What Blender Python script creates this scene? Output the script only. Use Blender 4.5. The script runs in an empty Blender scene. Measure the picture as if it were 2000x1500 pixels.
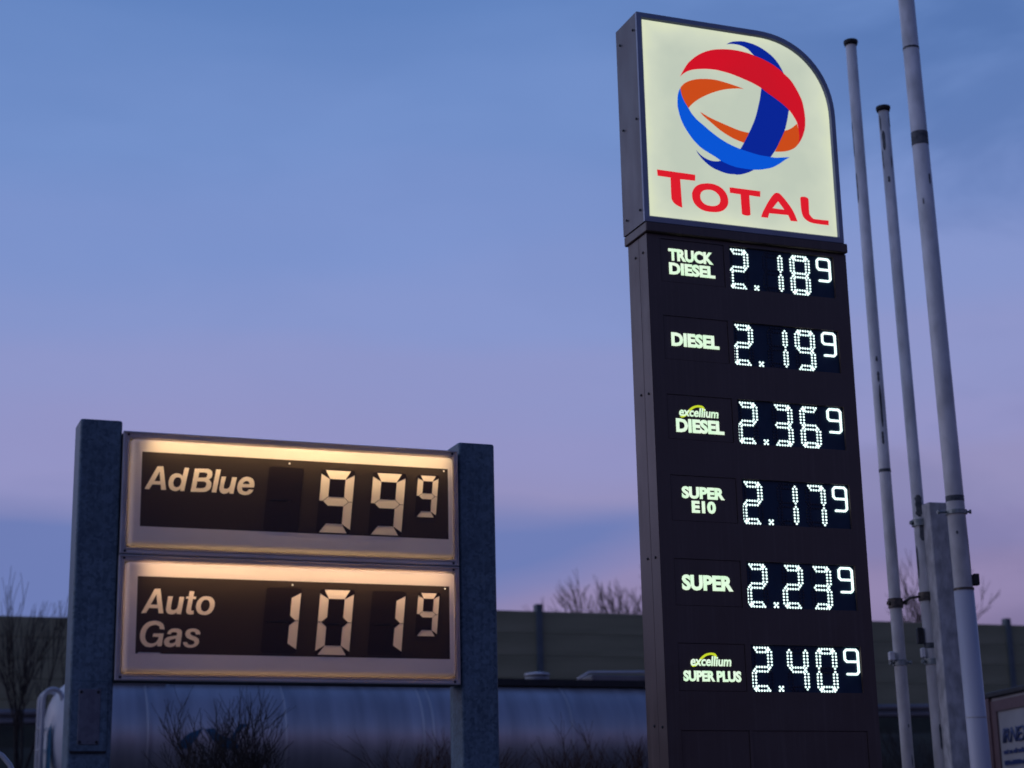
import bpy, bmesh, math, random
from mathutils import Vector, Matrix
from mathutils.geometry import delaunay_2d_cdt

scene = bpy.context.scene
COL = scene.collection
R = math.radians


def srgb(r, g, b, k=1.0):
    def f(c):
        c /= 255.0
        return (c / 12.92 if c <= 0.04045 else ((c + 0.055) / 1.055) ** 2.4) * k
    return (f(r), f(g), f(b), 1.0)


# ---------------------------------------------------------------- camera
PITCH, ROLL, EYE = 0.2565, -0.0213, 1.5
cam_data = bpy.data.cameras.new('camera')
cam_data.sensor_width = 36.0
cam_data.lens = 3483.5329 / 2000 * 36.0
cam_data.clip_start = 0.1
cam_data.clip_end = 4000.0
cam_data.dof.use_dof = True
cam_data.dof.focus_distance = 10.9
cam_data.dof.aperture_fstop = 2.1
camera = bpy.data.objects.new('camera', cam_data)
COL.objects.link(camera)
_F = Vector((0, math.cos(PITCH), math.sin(PITCH)))
_U = Vector((0, -math.sin(PITCH), math.cos(PITCH)))
_R = Vector((1, 0, 0))
_r2 = _R * math.cos(ROLL) + _U * math.sin(ROLL)
_u2 = _U * math.cos(ROLL) - _R * math.sin(ROLL)
camera.matrix_world = Matrix(((_r2.x, _u2.x, -_F.x, 0), (_r2.y, _u2.y, -_F.y, 0),
                              (_r2.z, _u2.z, -_F.z, EYE), (0, 0, 0, 1)))
scene.camera = camera

# ---------------------------------------------------------------- dusk sky
world = bpy.data.worlds.new('World')
scene.world = world
world.use_nodes = True
nt = world.node_tree
N, LK = nt.nodes, nt.links
N.clear()


def node(tree, typ, **kw):
    n = tree.nodes.new(typ)
    for k, v in kw.items():
        setattr(n, k, v)
    return n


def math_node(tree, op, a, b=None, c=None, clamp=False):
    n = tree.nodes.new('ShaderNodeMath')
    n.operation = op
    n.use_clamp = clamp
    for i, v in enumerate((a, b, c)):
        if v is None:
            continue
        if isinstance(v, (int, float)):
            n.inputs[i].default_value = v
        else:
            tree.links.new(v, n.inputs[i])
    return n.outputs[0]


tc = node(nt, 'ShaderNodeTexCoord')
nrm = node(nt, 'ShaderNodeVectorMath', operation='NORMALIZE')
LK.new(tc.outputs['Generated'], nrm.inputs[0])
sep = node(nt, 'ShaderNodeSeparateXYZ')
LK.new(nrm.outputs[0], sep.inputs[0])
# long flat cloud banks low down: noise stretched along the horizon
mp = node(nt, 'ShaderNodeMapping')
mp.inputs['Scale'].default_value = (2.2, 2.2, 13.0)
LK.new(nrm.outputs[0], mp.inputs[0])
nz = node(nt, 'ShaderNodeTexNoise')
nz.inputs['Scale'].default_value = 1.4
nz.inputs['Detail'].default_value = 5.0
nz.inputs['Roughness'].default_value = 0.45
LK.new(mp.outputs[0], nz.inputs['Vector'])
wob = math_node(nt, 'MULTIPLY', math_node(nt, 'SUBTRACT', nz.outputs['Fac'], 0.5), 0.07)
elev = math_node(nt, 'ADD', sep.outputs['Z'], wob)
# the layers are tilted a little: the sky pales sooner to the right
elev = math_node(nt, 'SUBTRACT', elev, math_node(nt, 'MULTIPLY', sep.outputs['X'], 0.03))
ramp = node(nt, 'ShaderNodeValToRGB')
ramp.color_ramp.interpolation = 'EASE'
STOPS = [(0.00, (114, 99, 126)), (0.08, (132, 119, 157)), (0.125, (147, 135, 176)), (0.150, (143, 137, 183)),
         (0.185, (149, 145, 189)), (0.215, (148, 149, 198)), (0.255, (143, 151, 202)), (0.29, (135, 151, 205)),
         (0.34, (126, 149, 206)), (0.39, (116, 145, 203)), (0.43, (106, 138, 197)), (0.46, (99, 133, 193)),
         (0.62, (75, 108, 173)), (1.0, (47, 72, 129))]
els = ramp.color_ramp.elements
els[0].position, els[0].color = STOPS[0][0], srgb(*STOPS[0][1])
els[1].position, els[1].color = STOPS[-1][0], srgb(*STOPS[-1][1])
for p, c in STOPS[1:-1]:
    e = els.new(p)
    e.color = srgb(*c)
LK.new(elev, ramp.inputs[0])
# afterglow to the front left, night coming up behind
az = node(nt, 'ShaderNodeVectorMath', operation='DOT_PRODUCT')
LK.new(nrm.outputs[0], az.inputs[0])
az.inputs[1].default_value = (-0.75, 0.66, 0.0)
mr = node(nt, 'ShaderNodeMapRange', interpolation_type='SMOOTHSTEP')
mr.inputs['From Min'].default_value = -0.85
mr.inputs['From Max'].default_value = 0.50
LK.new(az.outputs['Value'], mr.inputs['Value'])
tint = node(nt, 'ShaderNodeMix', data_type='RGBA')
tint.inputs['A'].default_value = (0.47, 0.43, 0.50, 1)
tint.inputs['B'].default_value = (1.0, 1.0, 1.0, 1)
LK.new(mr.outputs[0], tint.inputs['Factor'])
mul = node(nt, 'ShaderNodeMix', data_type='RGBA', blend_type='MULTIPLY')
mul.inputs['Factor'].default_value = 1.0
# a bank of blue-grey cloud lies low over the horizon, thinning out to the right
top_e = math_node(nt, 'SUBTRACT', 0.196, math_node(nt, 'MULTIPLY', sep.outputs['X'], 0.05))
low_e = math_node(nt, 'ADD', 0.124, math_node(nt, 'MULTIPLY', sep.outputs['X'], 0.26))
up_m = math_node(nt, 'DIVIDE', math_node(nt, 'SUBTRACT', top_e, elev), 0.026, clamp=True)
lo_m = math_node(nt, 'DIVIDE', math_node(nt, 'SUBTRACT', elev, low_e), 0.030, clamp=True)
xm = node(nt, 'ShaderNodeMapRange', interpolation_type='SMOOTHSTEP')
xm.inputs['From Min'].default_value = 0.06
xm.inputs['From Max'].default_value = 0.20
xm.inputs['To Min'].default_value = 1.0
xm.inputs['To Max'].default_value = 0.0
LK.new(sep.outputs['X'], xm.inputs['Value'])
frag = node(nt, 'ShaderNodeMapRange', interpolation_type='SMOOTHSTEP')
frag.inputs['From Min'].default_value = 0.50
frag.inputs['From Max'].default_value = 0.62
frag.inputs['To Max'].default_value = 0.7
LK.new(nz.outputs['Fac'], frag.inputs['Value'])
xf = math_node(nt, 'MAXIMUM', xm.outputs[0], frag.outputs[0])
bank = math_node(nt, 'MULTIPLY', math_node(nt, 'MULTIPLY', up_m, lo_m), xf)
bmix = node(nt, 'ShaderNodeMix', data_type='RGBA')
LK.new(math_node(nt, 'MULTIPLY', bank, 0.95), bmix.inputs['Factor'])
LK.new(ramp.outputs[0], bmix.inputs['A'])
bmix.inputs['B'].default_value = srgb(108, 125, 182)
LK.new(bmix.outputs['Result'], mul.inputs['A'])
LK.new(tint.outputs['Result'], mul.inputs['B'])
# the sun has set far round to the left: a warm brightening there
az2 = node(nt, 'ShaderNodeVectorMath', operation='DOT_PRODUCT')
LK.new(nrm.outputs[0], az2.inputs[0])
az2.inputs[1].default_value = (-0.98, 0.0, 0.2)
bo = node(nt, 'ShaderNodeMapRange', interpolation_type='SMOOTHSTEP')
bo.inputs['From Min'].default_value = 0.45
bo.inputs['From Max'].default_value = 1.0
LK.new(az2.outputs['Value'], bo.inputs['Value'])
warm = node(nt, 'ShaderNodeMix', data_type='RGBA')
warm.inputs['A'].default_value = (1, 1, 1, 1)
warm.inputs['B'].default_value = (3.6, 2.5, 1.7, 1)
LK.new(bo.outputs[0], warm.inputs['Factor'])
mul2 = node(nt, 'ShaderNodeMix', data_type='RGBA', blend_type='MULTIPLY')
mul2.inputs['Factor'].default_value = 1.0
LK.new(mul.outputs['Result'], mul2.inputs['A'])
LK.new(warm.outputs['Result'], mul2.inputs['B'])
mul = mul2
# soft grey-blue cloud mottling, mostly to the right
mp2 = node(nt, 'ShaderNodeMapping')
mp2.inputs['Scale'].default_value = (1.0, 1.0, 2.6)
mp2.inputs['Rotation'].default_value = (0.0, 0.35, 0.0)
LK.new(nrm.outputs[0], mp2.inputs[0])
nz2 = node(nt, 'ShaderNodeTexNoise')
nz2.inputs['Scale'].default_value = 5.5
nz2.inputs['Detail'].default_value = 6.0
nz2.inputs['Roughness'].default_value = 0.5
nz2.inputs['Distortion'].default_value = 0.4
LK.new(mp2.outputs[0], nz2.inputs['Vector'])
cl = node(nt, 'ShaderNodeMapRange', interpolation_type='SMOOTHSTEP')
cl.inputs['From Min'].default_value = 0.38
cl.inputs['From Max'].default_value = 0.60
LK.new(nz2.outputs['Fac'], cl.inputs['Value'])
side = node(nt, 'ShaderNodeMapRange', interpolation_type='SMOOTHSTEP')
side.inputs['From Min'].default_value = 0.02
side.inputs['From Max'].default_value = 0.24
side.inputs['To Min'].default_value = 0.12
side.inputs['To Max'].default_value = 0.85
LK.new(sep.outputs['X'], side.inputs['Value'])
hi = node(nt, 'ShaderNodeMapRange', interpolation_type='SMOOTHSTEP')
hi.inputs['From Min'].default_value = 0.24
hi.inputs['From Max'].default_value = 0.36
hi.inputs['To Min'].default_value = 0.45
hi.inputs['To Max'].default_value = 1.0
LK.new(sep.outputs['Z'], hi.inputs['Value'])
cf = math_node(nt, 'MULTIPLY', math_node(nt, 'MULTIPLY', cl.outputs[0], side.outputs[0]), hi.outputs[0])
cmix = node(nt, 'ShaderNodeMix', data_type='RGBA', blend_type='MULTIPLY')
LK.new(cf, cmix.inputs['Factor'])
LK.new(mul.outputs['Result'], cmix.inputs['A'])
cmix.inputs['B'].default_value = (0.60, 0.68, 0.76, 1)
bg = node(nt, 'ShaderNodeBackground')
LK.new(cmix.outputs['Result'], bg.inputs['Color'])
bg.inputs['Strength'].default_value = 1.0
wo = node(nt, 'ShaderNodeOutputWorld')
LK.new(bg.outputs[0], wo.inputs['Surface'])

scene.view_settings.view_transform = 'Standard'
scene.view_settings.look = 'None'
scene.view_settings.exposure = 0.0
scene.view_settings.gamma = 1.0
scene.view_settings.use_curve_mapping = False
scene.cycles.use_denoising = True
scene.cycles.max_bounces = 8
scene.cycles.sample_clamp_indirect = 4.0

LOGO = {
'T1':[(0.0977,6.4206),(0.4156,6.4155),(0.4131,6.367),(0.2879,6.3652),(0.2939,6.138),(0.2563,6.1502),(0.2303,6.1656),(0.2143,6.1876),(0.2069,6.216),(0.2077,6.3686),(0.1011,6.3706)],
'O_out':[(0.5016,6.3563),(0.4505,6.3437),(0.4105,6.3168),(0.3874,6.2809),(0.3805,6.2433),(0.389,6.2001),(0.4142,6.1662),(0.4477,6.1442),(0.4895,6.1323),(0.5475,6.1314),(0.6022,6.1393),(0.6462,6.1608),(0.6755,6.1956),(0.6855,6.2337),(0.68,6.2739),(0.6587,6.3123),(0.6251,6.34),(0.5831,6.3555),(0.5406,6.3598)],
'O_in':[(0.5222,6.3076),(0.4869,6.2998),(0.4607,6.2802),(0.4505,6.255),(0.452,6.2257),(0.4699,6.1982),(0.5,6.1832),(0.5462,6.1792),(0.5856,6.1891),(0.6101,6.2104),(0.6176,6.2408),(0.6095,6.2695),(0.5874,6.2929),(0.5571,6.3061)],
'T2':[(0.703,6.3489),(0.9658,6.3466),(0.962,6.3004),(0.8685,6.3021),(0.8698,6.1451),(0.854,6.1372),(0.8276,6.1351),(0.8039,6.1399),(0.7957,6.1473),(0.7931,6.3018),(0.7034,6.3043)],
'A_out':[(0.9592,6.1373),(0.9748,6.1754),(0.9997,6.2196),(1.0293,6.2686),(1.0585,6.3094),(1.0872,6.3419),(1.11,6.3508),(1.132,6.347),(1.1615,6.3212),(1.1945,6.2831),(1.2274,6.2409),(1.2512,6.1977),(1.2702,6.1498),(1.2736,6.1356),(1.2155,6.1334),(1.1964,6.1791),(1.0321,6.1755),(1.0186,6.1368)],
'A_in':[(1.1166,6.2827),(1.0638,6.2205),(1.1657,6.2194)],
'L':[(1.312,6.3321),(1.3194,6.3413),(1.3467,6.3466),(1.3734,6.3412),(1.384,6.3319),(1.3846,6.2963),(1.3827,6.2206),(1.3923,6.1966),(1.4111,6.1778),(1.4332,6.1718),(1.5508,6.1729),(1.5479,6.1341),(1.4395,6.1349),(1.3904,6.14),(1.3556,6.155),(1.3303,6.1772),(1.3171,6.2134),(1.313,6.2631)],
'red':[(0.3275,7.2052),(0.3586,7.2627),(0.4011,7.3284),(0.4471,7.3735),(0.4928,7.4102),(0.5517,7.4446),(0.6283,7.474),(0.7179,7.4907),(0.8074,7.4975),(0.9188,7.4902),(0.9808,7.4754),(1.0518,7.4576),(1.1401,7.4226),(1.2056,7.3842),(1.2401,7.3565),(1.2919,7.3138),(1.3334,7.2545),(1.3657,7.1939),(1.3887,7.1321),(1.4004,7.0386),(1.4003,6.961),(1.3853,6.8904),(1.3581,6.8269),(1.3226,6.7733),(1.3381,6.8329),(1.3364,6.8926),(1.3283,6.9516),(1.3064,6.996),(1.2671,7.0509),(1.2092,7.0991),(1.1441,7.1397),(1.0789,7.1759),(1.0292,7.2078),(0.9484,7.2417),(0.8607,7.268),(0.773,7.2899),(0.7071,7.2998),(0.6323,7.3062),(0.5528,7.3012),(0.4732,7.2876),(0.4111,7.2681),(0.3617,7.2376)],
'navy_top':[(0.7428,7.5377),(0.7889,7.5641),(0.8524,7.5793),(0.9021,7.5841),(0.969,7.5759),(1.0223,7.562),(1.0794,7.5356),(1.1361,7.5004),(1.1787,7.4587),(1.2119,7.4112),(1.24,7.3543),(1.2038,7.3578),(1.138,7.3919),(1.0504,7.4356),(0.9831,7.4757),(0.9385,7.5191),(0.886,7.5417),(0.8327,7.549),(0.7879,7.5466)],
'navy_mid':[(1.0295,7.2121),(1.0127,7.1239),(1.0009,7.0794),(0.9672,6.9681),(0.9307,6.8825),(0.8954,6.8143),(0.8506,6.7326),(0.814,6.6733),(0.8897,6.6492),(0.9774,6.6348),(1.0708,6.6358),(1.1199,6.7032),(1.1657,6.7853),(1.2123,6.8765),(1.2409,6.9659),(1.2599,7.0457),(1.2677,7.0596),(1.1671,7.145)],
'sky':[(0.3274,7.1143),(0.3083,7.0779),(0.2971,7.0258),(0.294,6.9624),(0.2968,6.9418),(0.3116,6.8734),(0.3402,6.8031),(0.3775,6.7456),(0.4191,6.6926),(0.4769,6.6416),(0.5359,6.6102),(0.5951,6.5825),(0.6424,6.5553),(0.7143,6.531),(0.7748,6.5189),(0.7938,6.518),(0.8595,6.5155),(0.9213,6.5167),(0.9928,6.5274),(1.0834,6.5552),(1.1532,6.5974),(1.2003,6.6327),(1.2426,6.6591),(1.179,6.6492),(1.1157,6.6392),(1.0711,6.6401),(0.9779,6.6433),(0.8902,6.6576),(0.814,6.6733),(0.7241,6.7001),(0.6444,6.7369),(0.5657,6.7855),(0.5071,6.8288),(0.4525,6.8686),(0.4103,6.9139),(0.3864,6.9539),(0.3583,6.9963),(0.3368,7.0439),(0.3263,7.093)],
'orange_left':[(0.3274,7.1143),(0.3619,7.155),(0.4156,7.1859),(0.4821,7.2072),(0.5571,7.2186),(0.6364,7.2213),(0.7241,7.2102),(0.8118,7.1946),(0.8732,7.1796),(0.8107,7.1752),(0.721,7.1563),(0.631,7.1247),(0.5409,7.0804),(0.4732,7.0373),(0.4187,6.9919),(0.3864,6.9539),(0.3583,6.9963),(0.3368,7.0439),(0.3263,7.093)],
'orange_mid':[(0.4845,6.9376),(0.5519,6.9053),(0.632,6.8785),(0.7326,6.8484),(0.7904,6.8325),(0.8428,6.8224),(0.9023,6.8173),(0.8794,6.77),(0.8483,6.7302),(0.7853,6.7454),(0.7279,6.7672),(0.6484,6.808),(0.57,6.8645),(0.5113,6.9078)],
'orange_right':[(1.2099,6.8741),(1.2681,6.9009),(1.3267,6.9492),(1.3378,6.8928),(1.3395,6.8331),(1.3254,6.78),(1.2888,6.7413),(1.2373,6.7136),(1.1823,6.6983),(1.1145,6.6898),(1.1631,6.7808)],
'navy_low':[(0.4345,6.6169),(0.4698,6.5825),(0.5168,6.5573),(0.5647,6.5458),(0.6135,6.5479),(0.6424,6.5553),(0.7145,6.5349),(0.7751,6.5228),(0.794,6.5222),(0.8598,6.5197),(0.9213,6.5167),(0.8802,6.4929),(0.8216,6.4692),(0.7682,6.4566),(0.7672,6.4597),(0.6897,6.4581),(0.6095,6.4756),(0.5501,6.4994),(0.4918,6.5427),(0.4537,6.5844)],
}
GLYPH = {
'A':([(0.2947,3.1529),(0.3512,3.2617),(0.3784,3.2632),(0.3941,3.1522),(0.3715,3.1516),(0.3685,3.1758),(0.3301,3.1749),(0.3158,3.1517)],[(0.3392,3.1916),(0.3663,3.1919),(0.3621,3.2384)]),
'd':([(0.4775,3.2623),(0.4984,3.2626),(0.4775,3.1513),(0.459,3.1512),(0.461,3.1615),(0.4504,3.1531),(0.4363,3.1489),(0.4205,3.153),(0.4088,3.164),(0.4041,3.1812),(0.4064,3.2016),(0.4144,3.2195),(0.4283,3.2304),(0.4454,3.2337),(0.4597,3.2301),(0.4685,3.2224)],[(0.4459,3.2154),(0.4346,3.2104),(0.4278,3.1969),(0.4262,3.1823),(0.4314,3.171),(0.4415,3.1671),(0.4541,3.1722),(0.4623,3.1871),(0.4634,3.2017),(0.4588,3.2126)]),
'B':([(0.5249,3.2606),(0.5797,3.2631),(0.5956,3.2601),(0.606,3.2519),(0.6077,3.2373),(0.6037,3.2224),(0.591,3.2115),(0.6013,3.2032),(0.6045,3.1888),(0.6005,3.171),(0.5878,3.1587),(0.5678,3.1518),(0.5076,3.1502)],[(0.5469,3.2436),(0.5743,3.2443),(0.5846,3.239),(0.5833,3.2286),(0.5763,3.2209),(0.5418,3.2182)]),
'B2':([],[(0.5379,3.2005),(0.5695,3.2016),(0.5798,3.1962),(0.58,3.1846),(0.5745,3.1741),(0.5617,3.1696),(0.5329,3.1684)]),
'l':([(0.6254,3.2627),(0.6478,3.263),(0.6278,3.1526),(0.6059,3.1523)],[]),
'u':([(0.6514,3.23),(0.6732,3.23),(0.6625,3.183),(0.6656,3.1729),(0.6773,3.1726),(0.6873,3.1784),(0.6937,3.1935),(0.7018,3.2298),(0.7242,3.2298),(0.7091,3.1502),(0.6887,3.1507),(0.6906,3.1596),(0.6777,3.151),(0.6633,3.1479),(0.6487,3.153),(0.642,3.1673),(0.6436,3.185)],[]),
'e':([(0.8062,3.1852),(0.8083,3.2024),(0.8035,3.2214),(0.7887,3.2324),(0.7695,3.2349),(0.7491,3.2273),(0.7334,3.2088),(0.7265,3.1864),(0.7284,3.1659),(0.7403,3.1518),(0.7608,3.147),(0.7827,3.151),(0.7972,3.1621),(0.8034,3.1742),(0.7823,3.1751),(0.7751,3.1668),(0.7635,3.1633),(0.7517,3.1686),(0.7485,3.1831)],[(0.7526,3.1995),(0.7597,3.2102),(0.7713,3.2152),(0.7817,3.2114),(0.7854,3.2006)]),
'A_':([(0.2977,2.5795),(0.3558,2.6918),(0.3813,2.6931),(0.3982,2.581),(0.3757,2.5816),(0.3733,2.6039),(0.3326,2.604),(0.3197,2.5814)],[(0.3399,2.6203),(0.3691,2.6204),(0.3647,2.6676)]),
'u_':([(0.4175,2.66),(0.4394,2.6599),(0.4313,2.6117),(0.4328,2.6005),(0.4429,2.5971),(0.4552,2.6024),(0.4623,2.6151),(0.4698,2.659),(0.4911,2.6589),(0.4782,2.5793),(0.4583,2.5801),(0.4593,2.5876),(0.4471,2.5798),(0.4322,2.5774),(0.4172,2.5815),(0.4095,2.5937),(0.4103,2.6086)],[]),
't':([(0.5154,2.6867),(0.5368,2.6861),(0.5336,2.6622),(0.5462,2.662),(0.5447,2.6505),(0.5314,2.6508),(0.5238,2.6043),(0.5277,2.5969),(0.5365,2.5971),(0.5351,2.5808),(0.5194,2.5792),(0.5055,2.5838),(0.501,2.5937),(0.5025,2.6037),(0.5101,2.6509),(0.4988,2.6511),(0.501,2.6617),(0.5118,2.662)],[]),
'o':([(0.599,2.6654),(0.6155,2.6621),(0.6271,2.6511),(0.6325,2.6349),(0.6292,2.6122),(0.617,2.5918),(0.5996,2.5808),(0.5808,2.5788),(0.5619,2.5841),(0.5495,2.5975),(0.5456,2.6149),(0.5493,2.635),(0.5615,2.653),(0.5801,2.6641)],[(0.5956,2.6489),(0.583,2.6473),(0.5727,2.6357),(0.5681,2.618),(0.5715,2.6018),(0.5817,2.5946),(0.5942,2.5967),(0.6053,2.609),(0.6099,2.6267),(0.6058,2.6429)]),
'G':([(0.4057,2.5081),(0.3834,2.51),(0.3819,2.5211),(0.3718,2.527),(0.3583,2.5279),(0.34,2.5213),(0.3258,2.505),(0.3196,2.4827),(0.321,2.463),(0.3312,2.4485),(0.3473,2.4439),(0.3644,2.448),(0.3763,2.4617),(0.3796,2.4741),(0.3525,2.4748),(0.3557,2.4896),(0.4025,2.4907),(0.3943,2.4326),(0.3747,2.431),(0.3756,2.442),(0.36,2.4307),(0.338,2.427),(0.3183,2.4323),(0.3031,2.4479),(0.2956,2.4698),(0.2979,2.4969),(0.3082,2.5193),(0.3248,2.537),(0.3466,2.5462),(0.3688,2.5475),(0.3887,2.541),(0.4014,2.529)],[]),
'a':([(0.4174,2.4885),(0.4244,2.5035),(0.439,2.5125),(0.4588,2.515),(0.4763,2.5109),(0.4847,2.5012),(0.4845,2.4839),(0.4784,2.4318),(0.4586,2.4319),(0.4595,2.4413),(0.4474,2.4324),(0.429,2.4288),(0.4128,2.4342),(0.4045,2.4476),(0.407,2.4624),(0.4191,2.4738),(0.4399,2.4792),(0.4597,2.4821),(0.4644,2.4908),(0.4593,2.4969),(0.4481,2.4979),(0.4382,2.4952),(0.4335,2.4872)],[(0.4588,2.4684),(0.4428,2.4651),(0.4306,2.4604),(0.4271,2.453),(0.4322,2.4469),(0.4445,2.4472),(0.4555,2.4536)]),
's':([(0.5686,2.4895),(0.5491,2.489),(0.5451,2.4989),(0.5338,2.5018),(0.5239,2.4984),(0.5229,2.4909),(0.5318,2.4837),(0.5494,2.4778),(0.5621,2.4682),(0.5637,2.4533),(0.5553,2.4395),(0.5381,2.43),(0.5207,2.4282),(0.5032,2.4323),(0.493,2.4432),(0.4907,2.4531),(0.5089,2.4534),(0.5141,2.4449),(0.5254,2.4414),(0.539,2.4454),(0.5438,2.4529),(0.5386,2.4602),(0.5222,2.4661),(0.5071,2.4744),(0.5005,2.4867),(0.5027,2.5016),(0.5136,2.5118),(0.531,2.5159),(0.5485,2.5151),(0.5624,2.508),(0.5684,2.4982)],[]),
}

YAW = 0.367
EU = Vector((math.cos(YAW), math.sin(YAW), 0))      # along the signs, to the right
EN = Vector((-math.sin(YAW), math.cos(YAW), 0))     # away from the viewer


# ---------------------------------------------------------------- materials
def mat(name):
    m = bpy.data.materials.new(name)
    m.use_nodes = True
    t = m.node_tree
    t.nodes.clear()
    out = t.nodes.new('ShaderNodeOutputMaterial')
    return m, t, out


def obj_noise(t, scale=5.0, detail=4.0, stretch=(1, 1, 1), rough=0.5):
    c = t.nodes.new('ShaderNodeTexCoord')
    mpn = t.nodes.new('ShaderNodeMapping')
    mpn.inputs['Scale'].default_value = stretch
    t.links.new(c.outputs['Object'], mpn.inputs[0])
    n = t.nodes.new('ShaderNodeTexNoise')
    n.inputs['Scale'].default_value = scale
    n.inputs['Detail'].default_value = detail
    n.inputs['Roughness'].default_value = rough
    t.links.new(mpn.outputs[0], n.inputs['Vector'])
    return n.outputs['Fac']


def ramp_node(t, fac, stops, interp='LINEAR'):
    r = t.nodes.new('ShaderNodeValToRGB')
    r.color_ramp.interpolation = interp
    e = r.color_ramp.elements
    e[0].position, e[0].color = stops[0]
    e[1].position, e[1].color = stops[-1]
    for p, c in stops[1:-1]:
        q = e.new(p)
        q.color = c
    t.links.new(fac, r.inputs[0])
    return r.outputs[0]


def g(v):
    return (v, v, v, 1)


def surface(name, c0, c1=None, scale=6.0, rough=0.5, metal=0.0, bump=0.0, stretch=(1, 1, 1), detail=5.0,
            rvar=0.08, lo=0.35, hi=0.65, bscale=None, coat=0.0, spec=0.5):
    m, t, out = mat(name)
    b = t.nodes.new('ShaderNodeBsdfPrincipled')
    t.links.new(b.outputs[0], out.inputs[0])
    fac = obj_noise(t, scale, detail, stretch)
    t.links.new(ramp_node(t, fac, [(lo, c0), (hi, c1 or c0)]), b.inputs['Base Color'])
    t.links.new(ramp_node(t, obj_noise(t, scale * 2.3, 3, stretch), [(0.3, g(max(rough - rvar, 0.02))), (0.7, g(rough + rvar))]),
                b.inputs['Roughness'])
    b.inputs['Metallic'].default_value = metal
    b.inputs['Coat Weight'].default_value = coat
    b.inputs['Specular IOR Level'].default_value = spec
    if bump:
        bn = t.nodes.new('ShaderNodeBump')
        bn.inputs['Strength'].default_value = bump
        bn.inputs['Distance'].default_value = 0.01
        t.links.new(obj_noise(t, bscale or scale * 3, 4, stretch), bn.inputs['Height'])
        t.links.new(bn.outputs[0], b.inputs['Normal'])
    return m


def glow(name, c, k=1.0, c2=None, scale=3.0):
    m, t, out = mat(name)
    b = t.nodes.new('ShaderNodeBsdfPrincipled')
    b.inputs['Base Color'].default_value = (c[0] * 0.5, c[1] * 0.5, c[2] * 0.5, 1)
    b.inputs['Roughness'].default_value = 0.3
    b.inputs['Emission Strength'].default_value = k
    if c2:
        t.links.new(ramp_node(t, obj_noise(t, scale, 2), [(0.35, c), (0.65, c2)]), b.inputs['Emission Color'])
    else:
        b.inputs['Emission Color'].default_value = c
    t.links.new(b.outputs[0], out.inputs[0])
    return m


def translucent(name, diff, trans, mixf, rough=0.25, dirt=0.0):
    m, t, out = mat(name)
    d = t.nodes.new('ShaderNodeBsdfDiffuse')
    r = t.nodes.new('ShaderNodeBsdfTranslucent')
    d.inputs['Color'].default_value = diff
    r.inputs['Color'].default_value = trans
    if dirt:
        a = ramp_node(t, obj_noise(t, 3.0, 6, (1, 1, 2.0)), [(0.35, (diff[0] * (1 - dirt), diff[1] * (1 - dirt), diff[2] * (1 - dirt), 1)), (0.6, diff)])
        t.links.new(a, d.inputs['Color'])
    mx = t.nodes.new('ShaderNodeMixShader')
    mx.inputs[0].default_value = mixf
    t.links.new(d.outputs[0], mx.inputs[1])
    t.links.new(r.outputs[0], mx.inputs[2])
    gl = t.nodes.new('ShaderNodeBsdfGlossy')
    gl.inputs['Roughness'].default_value = rough
    fr = t.nodes.new('ShaderNodeFresnel')
    fr.inputs['IOR'].default_value = 1.45
    m2 = t.nodes.new('ShaderNodeMixShader')
    t.links.new(fr.outputs[0], m2.inputs[0])
    t.links.new(mx.outputs[0], m2.inputs[1])
    t.links.new(gl.outputs[0], m2.inputs[2])
    t.links.new(m2.outputs[0], out.inputs[0])
    return m


def weathered(name, c0, c1, scale, rough, metal, cells=0, streak=0.3):
    """metal or lacquer with blotches, optional zinc spangle and faint run-off streaks"""
    m, t, out = mat(name)
    b = t.nodes.new('ShaderNodeBsdfPrincipled')
    t.links.new(b.outputs[0], out.inputs[0])
    blot = math_node(t, 'ADD', math_node(t, 'MULTIPLY', obj_noise(t, scale, 8), 0.55), math_node(t, 'MULTIPLY', obj_noise(t, scale * 0.2, 4), 0.45))
    if cells:
        c = t.nodes.new('ShaderNodeTexCoord')
        v = t.nodes.new('ShaderNodeTexVoronoi')
        v.inputs['Scale'].default_value = cells
        t.links.new(c.outputs['Object'], v.inputs['Vector'])
        sp = t.nodes.new('ShaderNodeSeparateColor')
        t.links.new(v.outputs['Color'], sp.inputs[0])
        blot = math_node(t, 'ADD', math_node(t, 'MULTIPLY', blot, 0.72), math_node(t, 'MULTIPLY', sp.outputs[0], 0.28))
    st = obj_noise(t, 5.0, 6, (6, 6, 0.22))
    sm = t.nodes.new('ShaderNodeMapRange')
    sm.inputs['From Min'].default_value = 0.50
    sm.inputs['From Max'].default_value = 0.72
    t.links.new(st, sm.inputs['Value'])
    fac = math_node(t, 'ADD', blot, math_node(t, 'MULTIPLY', sm.outputs[0], streak * 0.5), clamp=True)
    t.links.new(ramp_node(t, fac, [(0.36, c0), (0.68, c1), (1.0, (c1[0] * 1.5, c1[1] * 1.5, c1[2] * 1.5, 1))]), b.inputs['Base Color'])
    t.links.new(ramp_node(t, fac, [(0.3, g(rough - 0.08)), (0.9, g(rough + 0.2))]), b.inputs['Roughness'])
    b.inputs['Metallic'].default_value = metal
    return m


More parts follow.
